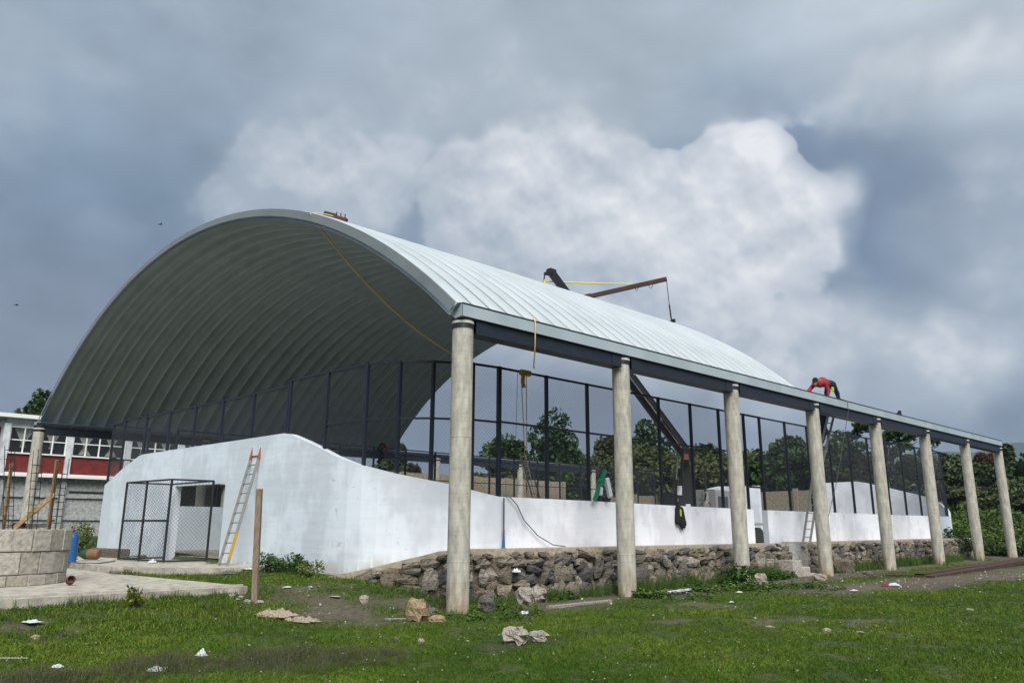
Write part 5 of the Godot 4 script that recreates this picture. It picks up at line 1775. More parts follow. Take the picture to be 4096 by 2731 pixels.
	part(t, "wall", Vector3(-11.1, 3.0, -59.0), Vector3(0.3, 3.6, 4.0), M.block_grey)
	part(t, "roof", Vector3(-13.0, 5.05, -58.2), Vector3(5.0, 0.16, 3.4), M.frame_white, 0.02)
	part(t, "window", Vector3(-12.6, 3.7, -56.83), Vector3(1.1, 0.9, 0.06), M.rubber)

# ---------------------------------------------------------------- round block wall, reinforcement, gas cylinders
func tank() -> void:
	var c := Vector3(-7.05, 0.45, 6.45)
	var t := thing("round_block_wall", "round wall of pale concrete blocks on the near slab", "block wall", c)
	var n := 25
	for row in 3:
		var h: float = [0.20, 0.41, 0.415][row]
		var y0: float = [0.0, 0.21, 0.63][row]
		for i in n:
			var a := TAU * (i + 0.5 * (row % 2) + 0.02 * rng.randfn()) / n
			var s := begin()
			var r := 1.50 + 0.008 * rng.randfn() + (0.012 if row == 2 else 0.0)
			var b := Basis(Vector3.UP, -a) * Basis(Vector3.BACK, 0.008 * rng.randfn())
			bevel_box(s, Vector3(cos(a) * (r - 0.07), y0 + h * 0.5, sin(a) * (r - 0.07)), Vector3(0.14, h - 0.012, TAU * 1.46 / n - 0.012), 0.008, b)
			obj("block", s, M.block_pale if (i * 7 + row) % 3 else M.block, t)
	var s := begin()
	lathe(s, Vector3.ZERO, [Vector2(1.36, 0.0), Vector2(1.47, 0.0), Vector2(1.475, 1.03), Vector2(1.36, 1.03), Vector2(1.36, 0.0)], 44)
	obj("mortar", s, M.block, t)
	s = begin()
	lathe(s, Vector3.ZERO, [Vector2(0.0, 0.72), Vector2(1.37, 0.72)], 32)
	obj("fill", s, M.mortar, t)
	# upright reinforcement cages
	var cages := [[Vector3(-8.02, 1.15, 5.86), Vector3(-7.66, 3.42, 6.16), "tall thin rebar cage at the left beside a plank"], [Vector3(-7.70, 1.15, 5.50), Vector3(-7.34, 3.06, 5.68), "rebar cage behind the slanting brace"], [Vector3(-7.37, 1.15, 5.14), Vector3(-7.03, 2.86, 5.24), "rebar cage nearest the white court wall"]]
	for q in cages:
		var a: Vector3 = q[0]
		var b: Vector3 = q[1]
		t = thing("rebar_cage", q[2], "rebar cage", a, "reinforcement cages in the round wall")
		var ax := Vector3(0.07, 0, -0.05)
		var az := Vector3(0.04, 0, 0.07)
		for k in 4:
			var off: Vector3 = [ax + az, ax - az, -ax - az, -ax + az][k] * 0.75
			s = begin()
			tube(s, [off, b - a + off + Vector3(0, rng.randf_range(-0.25, 0.12), 0)], 0.0075, 5)
			obj("rod", s, M.rebar, t)
		for k in 10:
			var m := (b - a) * (0.10 + 0.086 * k)
			s = begin()
			tube(s, [m + (ax + az) * 0.85, m + (ax - az) * 0.85, m - (ax + az) * 0.85, m + (az - ax) * 0.85, m + (ax + az) * 0.85, m + (ax + az) * 1.5], 0.006, 4)
			obj("stirrup", s, M.rebar, t)
	t = thing("rebar_bundle", "loose bent rebar lying across the top of the round block wall", "rebar", Vector3(-7.6, 1.5, 5.6))
	for k in 4:
		s = begin()
		tube(s, [Vector3(-0.75, 0.02 + 0.03 * k, 0.3 - 0.05 * k), Vector3(-0.1, 0.03 + 0.02 * k, -0.05), Vector3(0.3, 0.04 + 0.02 * k, -0.35)], 0.008, 5)
		obj("rod", s, M.rebar, t)
	for q in [[Vector3(-8.13, 1.15, 5.95), Vector3(-7.77, 2.85, 6.06), "upright yellow plank at the left of the rebar", 0.09], [Vector3(-7.47, 1.15, 5.25), Vector3(-7.10, 2.93, 5.36), "upright brown plank in the middle of the rebar", 0.10]]:
		t = thing("plank", q[2], "plank", q[0], "form planks in the round wall")
		s = begin()
		bar(s, Vector3.ZERO, q[1] - q[0], 0.035, q[3], Vector3(1, 0, 0.8))
		obj("board", s, M.wood_pale if q[3] < 0.095 else M.wood, t)
	t = thing("plank", "pale slanting brace plank between the two upright planks", "plank", Vector3(-7.98, 1.5, 5.80), "form planks in the round wall")
	s = begin()
	bar(s, Vector3(0.05, 0, 0.0), Vector3(0.78, 0.72, -0.50), 0.03, 0.10)
	obj("board", s, M.wood_pale, t)
	t = thing("brick_piece", "small pinkish brick lying on the round block wall", "brick", Vector3(-7.92, 1.50, 5.72))
	s = begin()
	bevel_box(s, Vector3(0, 0.06, 0), Vector3(0.24, 0.12, 0.12), 0.01, Basis(Vector3.UP, 0.6))
	obj("brick", s, M.redbrown, t)
	# gas cylinders
	t = thing("gas_cylinder", "upright blue gas cylinder beside the round block wall", "gas cylinder", Vector3(-12.33, 0.6, 3.52))
	s = begin()
	lathe(s, Vector3.ZERO, [Vector2(0, 0), Vector2(0.15, 0.0), Vector2(0.16, 0.03), Vector2(0.16, 0.66), Vector2(0.14, 0.74), Vector2(0.07, 0.80), Vector2(0.04, 0.82), Vector2(0, 0.82)], 18)
	obj("bottle", s, M.blue, t)
	s = begin()
	lathe(s, Vector3.ZERO, [Vector2(0.03, 0.82), Vector2(0.03, 0.90), Vector2(0, 0.90)], 8)
	box(s, Vector3(0.03, 0.88, 0.03), Vector3(0.14, 0.05, 0.05))
	obj("valve", s, M.copper, t)
	s = begin()
	tube(s, [Vector3(0.10, 0.86, 0.10), Vector3(0.17, 0.6, 0.06), Vector3(0.15, 0.3, 0.10), Vector3(0.20, 0.02, 0.12)], 0.009, 5)
	obj("gas_hose", s, M.orange, t)
	t = thing("gas_cylinder", "rusty orange gas cylinder with a green neck lying on the apron", "gas cylinder", Vector3(-13.3, 0.6, 2.85))
	var bs := Basis(Vector3.UP, 0.72) * Basis(Vector3.BACK, PI / 2)
	s = begin()
	lathe(s, Vector3.ZERO, [Vector2(0, -0.22), Vector2(0.12, -0.21), Vector2(0.15, -0.15), Vector2(0.15, 0.10)], 18)
	var o := obj("bottle", s, M.copper, t)
	o.transform = Transform3D(bs, Vector3(-0.2, 0.17, -0.2))
	s = begin()
	lathe(s, Vector3.ZERO, [Vector2(0.151, 0.10), Vector2(0.145, 0.22), Vector2(0.08, 0.36), Vector2(0.04, 0.40), Vector2(0.04, 0.47), Vector2(0, 0.47)], 18)
	o = obj("neck", s, M.dark_green, t)
	o.transform = Transform3D(bs, Vector3(-0.2, 0.17, -0.2))
	t = thing("hose", "dark hose lying on the apron from the orange cylinder", "hose", Vector3(-11.0, 0.61, 3.0))
	s = begin()
	tube(s, [Vector3(-2.2, 0.05, 0.1), Vector3(-1.4, 0.015, 0.55), Vector3(-0.2, 0.015, 0.6), Vector3(0.2, 0.015, 0.2), Vector3(-0.6, 0.015, -0.3), Vector3(-1.2, 0.015, -0.6)], 0.016, 6)
	obj("tube", s, M.hose, t)
	t = thing("clay_pot", "small dark brown pipe stub beside the round block wall", "pipe", Vector3(-5.35, 0.45, 5.25))
	s = begin()
	lathe(s, Vector3.ZERO, [Vector2(0.05, 0.0), Vector2(0.075, 0.01), Vector2(0.08, 0.11), Vector2(0.065, 0.11), Vector2(0.055, 0.02), Vector2(0, 0.02)], 12)
	o = obj("pipe", s, M.redbrown, t)
	o.transform = Transform3D(Basis(Vector3.BACK, -1.1), Vector3(0, 0.07, 0))
	t = thing("wooden_pole", "weathered square wooden post standing in the grass before the white wall", "post", Vector3(-2.26, 0.1, 2.97))
	s = begin()
	bevel_box(s, Vector3(0.22, 1.06, 0.115), Vector3(0.105, 0.105, 2.16), 0.012, Basis(Vector3(0.7, 0, -0.7), Vector3(-0.7, 0.1, -0.7).normalized(), Vector3(0.16, 0.985, 0.08).normalized()).orthonormalized())
	obj("post", s, M.pole_wood, t)

# ---------------------------------------------------------------- loose stones and litter
func rock(called: String, label: String, cat: String, at: Vector2, size: Vector3, m: Material, sd: int, turn := 0.0, sink := 0.25, rough := 0.4) -> void:
	var t := thing(called, label, cat, on_ground(at.x, at.y, size.y * (0.5 - sink)))
	var s := lump(size, rough, sd, 7, 10)
	var o := obj("body", s, m, t)
	o.rotation.y = turn

func crumple(size: Vector3, sd: int, hollow := 0.5) -> SurfaceTool:
	size *= 0.82
	# a creased sheet: bag, sack or paper thrown down
	var s := begin()
	s.set_smooth_group(-1)
	var n := noise(1.6, 3, sd)
	var N := 9
	var g := []
	for i in N + 1:
		var row := []
		for k in N + 1:
			var u := float(i) / N * 2.0 - 1.0
			var v := float(k) / N * 2.0 - 1.0
			var edge := clampf(1.0 - maxf(absf(u), absf(v)), 0.0, 1.0)
			var y := hollow * sqrt(edge) + 0.55 * n.get_noise_2d(u * 2.2, v * 2.2) * (0.35 + edge)
			row.append(Vector3((u + 0.22 * n.get_noise_2d(u * 2.0 + 9.0, v)) * size.x * 0.5, maxf(0.01, y * size.y), (v + 0.25 * n.get_noise_2d(u, v * 2.0 + 7.0)) * size.z * 0.5))
		g.append(row)
	for i in N:
		for k in N:
			quad(s, g[i][k], g[i + 1][k], g[i + 1][k + 1], g[i][k + 1])
	return s

func litter_bit(called: String, label: String, cat: String, at: Vector2, size: Vector3, m: Material, sd: int, turn := 0.0, hollow := 0.5, y := -1.0) -> void:
	var t := thing(called, label, cat, on_ground(at.x, at.y, 0.02) if y < 0.0 else Vector3(at.x, y, at.y))
	var o := obj("sheet", crumple(size, sd, hollow), m, t)
	o.rotation.y = turn

func litter() -> void:
	rock("boulder", "large rounded tan boulder beside the first column's foot", "boulder", Vector2(0.50, 1.30), Vector3(0.38, 0.42, 0.34), M.tan_stone, 301, 0.4, 0.12, 0.45)
	rock("boulder", "white craggy rock, bigger of the pair in the open grass", "boulder", Vector2(3.62, 1.92), Vector3(0.34, 0.26, 0.30), M.pale_stone, 302, 0.2, 0.1, 0.7)
	rock("boulder", "flat grey white rock, smaller of the pair in the open grass", "boulder", Vector2(3.62, 1.50), Vector3(0.30, 0.16, 0.24), M.pale_stone, 303, 0.9, 0.1, 0.5)
	rock("stone_block", "tan broken slab leaning beside the large tan boulder", "stone", Vector2(0.92, 1.20), Vector3(0.30, 0.16, 0.16), M.tan_stone, 304, 1.0, 0.2, 0.2)
	rock("stone_block", "grey angular rubble stone left of the first column", "stone", Vector2(-0.55, 0.45), Vector3(0.26, 0.20, 0.22), M.stone1, 305, 0.3, 0.25)
	rock("stone_block", "bluish grey rubble stone touching the first column", "stone", Vector2(-0.12, 0.52), Vector3(0.22, 0.18, 0.2), M.stone3, 306, 1.3, 0.25)
	rock("boulder", "speckled grey boulder just right of the first column", "boulder", Vector2(0.12, -0.62), Vector3(0.34, 0.36, 0.3), M.stone1, 307, 0.0, 0.15)
	rock("boulder", "white grey pitted boulder at the stone wall, left of its twin", "boulder", Vector2(-0.25, -1.95), Vector3(0.34, 0.44, 0.32), M.pale_stone, 308, 0.4, 0.15, 0.7)
	rock("boulder", "white pitted boulder at the stone wall, right of its twin", "boulder", Vector2(-0.45, -2.55), Vector3(0.36, 0.34, 0.3), M.pale_stone, 309, 0.8, 0.1, 0.7)
	rock("stone_block", "small pale stone in the grass below the dry clumps' right end", "stone", Vector2(2.72, 2.87), Vector3(0.10, 0.10, 0.09), M.pale_stone, 310)
	rock("stone_block", "greyish pebble beside the dry clumps", "stone", Vector2(2.32, 3.0), Vector3(0.08, 0.09, 0.07), M.stone1, 311)
	rock("stone_block", "pale pointed stone on the mound left of the first column", "stone", Vector2(-1.49, 1.09), Vector3(0.18, 0.20, 0.16), M.pale_stone, 312, 0.6)
	rock("stone_block", "white stone alone in the far right turf", "stone", Vector2(6.0, -2.33), Vector3(0.13, 0.10, 0.12), M.pale_stone, 313)
	rock("stone_block", "flat white chip left of the lone white stone", "stone", Vector2(5.09, -2.26), Vector3(0.13, 0.05, 0.09), M.pale_stone, 314)
	rock("stone_block", "thin white chip right of the lone white stone", "stone", Vector2(6.34, -2.69), Vector3(0.13, 0.04, 0.08), M.pale_stone, 315)
	rock("stone_block", "white chip at the bare patch far right", "stone", Vector2(6.47, -7.32), Vector3(0.14, 0.06, 0.1), M.pale_stone, 316)
	rock("stone_block", "beige flat stone at the left in the grass", "stone", Vector2(-0.99, 6.71), Vector3(0.15, 0.07, 0.12), M.tan_stone, 317)
	rock("boulder", "dark wide rock at the stone wall right of the steps", "boulder", Vector2(-0.35, -17.2), Vector3(0.8, 0.6, 0.5), M.stone3, 318, 0.3, 0.25)
	rock("stone_block", "broken pale concrete lump at the foot of the steps", "stone", Vector2(0.7, -13.3), Vector3(0.4, 0.22, 0.3), M.pale_stone, 319, 0.3, 0.2)
	rock("stone_block", "grey concrete lump right of the fourth column", "stone", Vector2(1.2, -15.5), Vector3(0.35, 0.22, 0.3), M.stone1, 320, 0.3, 0.2)
	rock("stone_block", "whitish broken stone beside the third column's foot", "stone", Vector2(0.2, -10.75), Vector3(0.36, 0.34, 0.3), M.pale_stone, 321, 0.3, 0.2)
	# heaps round the pole
	var k := 0
	for q in [[-2.45, 3.12, 0.10], [-2.10, 3.16, 0.12], [-1.98, 2.98, 0.14], [-2.3, 3.25, 0.08], [-2.62, 3.22, 0.10]]:
		rock("concrete_crumb", ["white crumb at the post foot, left one", "pale crumb in front of the post foot", "long pale crumb right of the post foot", "tiny crumb in front of the post", "round white crumb left of the post"][k], "rubble", Vector2(q[0], q[1]), Vector3(q[2] * 1.5, q[2] * 0.7, q[2]), M.pale_stone, 330 + k)
		k += 1
	litter_bit("torn_sack", "tan torn cement sack in folds on the bare soil, larger", "sack", Vector2(-1.12, 3.1), Vector3(0.85, 0.34, 0.55), M.burlap, 340, 0.5, 0.35)
	litter_bit("torn_sack", "tan torn sack scrap right of the larger sack", "sack", Vector2(-0.55, 2.88), Vector3(0.72, 0.26, 0.46), M.burlap, 341, 0.2, 0.3)
	litter_bit("plastic_bag", "bluish white plastic bag in the near grass", "plastic bag", Vector2(2.55, 6.3), Vector3(0.30, 0.11, 0.17), M.white_plastic, 342, 0.8)
	litter_bit("plastic_bag", "clear crumpled plastic bag standing by the dry clump", "plastic bag", Vector2(1.87, 5.55), Vector3(0.15, 0.15, 0.13), M.clear_plastic, 343, 0.1, 0.6)
	litter_bit("paper", "white crumpled paper in the grass at the lower left", "paper", Vector2(1.6, 7.05), Vector3(0.15, 0.09, 0.11), M.white_plastic, 344, 0.5)
	litter_bit("plastic_bag", "white plastic bag at the stone wall right of the first column", "plastic bag", Vector2(1.11, -0.7), Vector3(0.24, 0.12, 0.16), M.white_plastic, 345, 1.0)
	litter_bit("plastic_bag", "red and white wrapper on the muddy track", "plastic bag", Vector2(3.17, -12.33), Vector3(0.34, 0.16, 0.2), M.white_plastic, 346, 0.5)
	litter_bit("wrapper", "small red wrapper beside the white one on the track", "wrapper", Vector2(3.02, -12.12), Vector3(0.2, 0.13, 0.14), M.red_cloth, 347, 0.5)
	litter_bit("paper", "flat white paper scrap on the mound near the stone ramp", "paper", Vector2(-1.95, 1.46), Vector3(0.26, 0.03, 0.14), M.white_plastic, 348, 0.4)
	litter_bit("paper", "white paper scrap on the mound nearer the white wall", "paper", Vector2(-3.05, 1.9), Vector3(0.2, 0.06, 0.15), M.white_plastic, 349, 0.9)
	litter_bit("paper", "white scrap lying between the two other mound scraps", "paper", Vector2(-2.75, 1.55), Vector3(0.14, 0.05, 0.1), M.white_plastic, 350, 0.2)
	litter_bit("rag", "dark rag with white scraps in the grass before the ladder", "rag", Vector2(-6.6, 1.55), Vector3(0.5, 0.14, 0.35), M.hose, 351, 0.2)
	litter_bit("paper", "pale scraps by the ladder's feet", "paper", Vector2(-6.9, 0.85), Vector3(0.6, 0.08, 0.3), M.white_plastic, 352, 0.2)
	litter_bit("paper", "white scrap on the soil right of the third column", "paper", Vector2(1.44, -7.5), Vector3(0.2, 0.08, 0.13), M.white_plastic, 353, 0.9)
	litter_bit("paper", "small white scrap in the turf below the third column", "paper", Vector2(2.6, -5.25), Vector3(0.12, 0.06, 0.1), M.white_plastic, 354, 0.9)
	litter_bit("paper", "flat white scrap on the muddy track", "paper", Vector2(3.12, -9.97), Vector3(0.24, 0.06, 0.15), M.white_plastic, 355, 0.9)
	litter_bit("plastic_bag", "grey clear sheet on the bare patch at the left", "plastic bag", Vector2(-1.75, 6.6), Vector3(0.34, 0.08, 0.25), M.clear_plastic, 356, 0.3)
	litter_bit("plastic_bag", "white bag on the apron at the mesh cage's foot", "plastic bag", Vector2(-10.6, 1.95), Vector3(0.25, 0.2, 0.2), M.white_plastic, 357, 0.3, 0.5, 0.61)
	litter_bit("plastic_bag", "white scrap lodged between the retaining wall stones", "plastic bag", Vector2(-0.82, -2.3), Vector3(0.2, 0.2, 0.2), M.white_plastic, 358, 0.3, 0.5, 0.62)
	# bottle
	var t := thing("plastic_bottle", "clear plastic bottle lying on grass under the stone ramp", "bottle", on_ground(-2.3, -0.55, 0.05))
	var s := begin()
	lathe(s, Vector3.ZERO, [Vector2(0, -0.12), Vector2(0.045, -0.12), Vector2(0.045, 0.06), Vector2(0.018, 0.11), Vector2(0.018, 0.14), Vector2(0, 0.14)], 12)
	var o := obj("bottle", s, M.clear_plastic, t)
	o.transform = Transform3D(Basis(Vector3.UP, 0.5) * Basis(Vector3.BACK, 1.2), Vector3(0, 0.04, 0))
	# long thin things
	for q in [["concrete_strip", "long pale concrete edging lying on the soil between two columns", "edging", Vector3(0.58, 0.03, -1.82), Vector3(0.68, 0.05, -3.63), 0.10, 0.07, "pale_stone"], ["plastic_pipe", "thin white pipe lying on dark sheet left of the third column", "pipe", Vector3(0.38, 0.09, -6.1), Vector3(0.42, 0.12, -7.1), 0.05, 0.05, "white_plastic"],
			["wood_strip", "white painted stick in the grass at the left edge", "stick", Vector3(0.30, 0.03, 7.6), Vector3(0.72, 0.03, 7.15), 0.035, 0.02, "pale_stone"], ["wood_strip", "thin pale stick left of the large tan boulder", "stick", Vector3(0.20, 0.04, 1.75), Vector3(0.48, 0.05, 1.52), 0.03, 0.02, "pale_stone"],
			["steel_bar", "thin rusty bar lying before the steel channels", "bar", Vector3(1.32, 0.15, -16.45), Vector3(2.66, 0.15, -16.79), 0.06, 0.05, "rust"]]:
		t = thing(q[0], q[1], q[2], q[3])
		s = begin()
		bevel_box(s, (q[4] - q[3]) * 0.5, Vector3(q[5], q[6], (q[4] - q[3]).length()), 0.008, Basis.looking_at(q[4] - q[3]))
		obj("body", s, M[q[7]], t)
	t = thing("dark_sheet", "dark plastic sheet lying under the white pipe", "sheet", on_ground(0.35, -6.35, 0.0))
	o = obj("sheet", crumple(Vector3(0.5, 0.06, 0.9), 377, 0.4), M.black_cloth, t)
	# stacked steel channels
	var lab := ["rusty steel channel, nearer of the pair on the grass", "rusty steel channel, farther of the pair on the grass"]
	for k2 in 2:
		var a := Vector3(2.50 - 0.36 * k2, 0.16 + 0.04 * k2, -16.80 - 0.25 * k2)
		var b := Vector3(2.28 - 0.30 * k2, 0.36 + 0.02 * k2, -28.2 - 0.9 * k2)
		t = thing("steel_channel", lab[k2], "steel channel", a, "steel channels on the grass")
		var d := (b - a).normalized()
		var l := (b - a).length()
		var bs := Basis.looking_at(d)
		s = begin()
		box(s, (b - a) * 0.5, Vector3(0.30, 0.014, l), bs)
		obj("web", s, M.rust, t)
		for e in [-0.15, 0.15]:
			s = begin()
			box(s, (b - a) * 0.5 + bs * Vector3(e, -0.055, 0), Vector3(0.014, 0.12, l), bs)
			obj("flange", s, M.rust, t)

# ---------------------------------------------------------------- plants
func shrub(called: String, label: String, cat: String, at: Vector3, size: Vector3, n: int, leaf: float, c0: Color, c1: Color, group := "") -> void:
	var t := thing(called, label, cat, at, group)
	var s := begin()
	for i in 5:
		var a := TAU * i / 5.0 + rng.randf()
		tube(s, [Vector3(0, -0.1, 0), Vector3(cos(a) * size.x * 0.2, size.y * 0.45, sin(a) * size.z * 0.2), Vector3(cos(a) * size.x * 0.36, size.y * 0.8, sin(a) * size.z * 0.36)], 0.015 * size.y, 5, 0.005)
	obj("stem", s, M.bark, t)
	s = begin()
	for i in 9:
		var a := rng.randf() * TAU
		var r := sqrt(rng.randf()) * 0.36
		var p := Vector3(cos(a) * r * size.x, size.y * rng.randf_range(0.22, 0.72), sin(a) * r * size.z)
		leaves(s, p, size * Vector3(0.28, 0.27, 0.28) * rng.randf_range(0.7, 1.15), n / 9, leaf, c0, c1, 0.2)
	obj("foliage", s, M.leaf, t)

func tree(called: String, label: String, at: Vector3, top: float, width: float, n: int, leaf: float, c0: Color, c1: Color, shape: int) -> void:
	var t := thing(called, label, "tree", at, "trees beyond the court")
	var h := top - at.y
	var s := begin()
	var lean := Vector3(rng.randfn() * 0.12, 0, rng.randfn() * 0.12) * h * 0.3
	tube(s, [Vector3(0, -0.4, 0), Vector3(0, h * 0.3, 0) + lean * 0.3, Vector3(0, h * 0.62, 0) + lean * 0.7, Vector3(0, h * 0.93, 0) + lean], 0.035 * h * 0.75, 8, 0.03)
	for i in 7:
		var a := i * 2.4 + rng.randf()
		var y := h * rng.randf_range(0.3, 0.72)
		var b := Vector3(0, y, 0) + lean * y / h
		tube(s, [b, b + Vector3(cos(a) * width * 0.2, h * 0.08, sin(a) * width * 0.2), b + Vector3(cos(a) * width * 0.4, h * 0.14, sin(a) * width * 0.4)], 0.012 * h, 5, 0.02)
	obj("trunk", s, M.bark, t)
	s = begin()
	var lobes := 0
	var spots := []
	match shape:
		0:  # round crown
			lobes = 22
			for i in lobes:
				var d := Vector3(rng.randfn(), rng.randfn(), rng.randfn()).normalized()
				var r := pow(rng.randf(), 0.45)
				spots.append([Vector3(0, h * 0.62, 0) + d * r * Vector3(width * 0.40, h * 0.31, width * 0.40), Vector3(width * 0.22, h * 0.13, width * 0.22)])
		1:  # broad cone of layered boughs
			lobes = 30
			for i in lobes:
				var f := float(i) / lobes
				var a := i * 2.4
				var r := width * 0.44 * (1.0 - pow(f, 1.6)) * (0.5 + 0.5 * rng.randf())
				spots.append([Vector3(cos(a) * r, h * (0.22 + 0.73 * f), sin(a) * r), Vector3(width * 0.19 * (1.1 - 0.6 * f), h * 0.06, width * 0.19 * (1.1 - 0.6 * f))])
		2:  # thin see-through crown of separate sprays
			lobes = 64
			for i in lobes:
				var a := i * 2.4 + rng.randf()
				var r := width * 0.52 * sqrt(rng.randf())
				spots.append([Vector3(cos(a) * r, h * rng.randf_range(0.22, 0.97), sin(a) * r), Vector3(width * 0.085, h * 0.04, width * 0.085)])
		4:  # tall full crown, broadest low down and rounded above
			lobes = 34
			for i in lobes:
				var f := sqrt(float(i) / lobes)
				var a := i * 2.4
				var y := 1.0 - 0.78 * f
				var r := width * 0.40 * sqrt(clampf(1.0 - pow(y, 3.0), 0.0, 1.0)) * (0.35 + 0.65 * rng.randf())
				spots.append([Vector3(cos(a) * r, h * (0.06 + 0.86 * y), sin(a) * r), Vector3(width * 0.21, h * 0.12, width * 0.21)])
		3:  # flat umbrella top
			lobes = 10
			for i in lobes:
				var a := i * 2.4
				var r := width * 0.42 * sqrt(rng.randf())
				spots.append([Vector3(cos(a) * r, h * rng.randf_range(0.86, 0.96), sin(a) * r), Vector3(width * 0.2, h * 0.05, width * 0.2)])
	for q in spots:
		var sz := rng.randf_range(0.75, 1.25)
		var tone := rng.randf_range(0.75, 1.25)
		leaves(s, q[0] + lean * (q[0].y / h), q[1] * sz, n / lobes, leaf, c0 * tone, c1 * tone, 0.35)
	obj("crown", s, M.leaf, t)

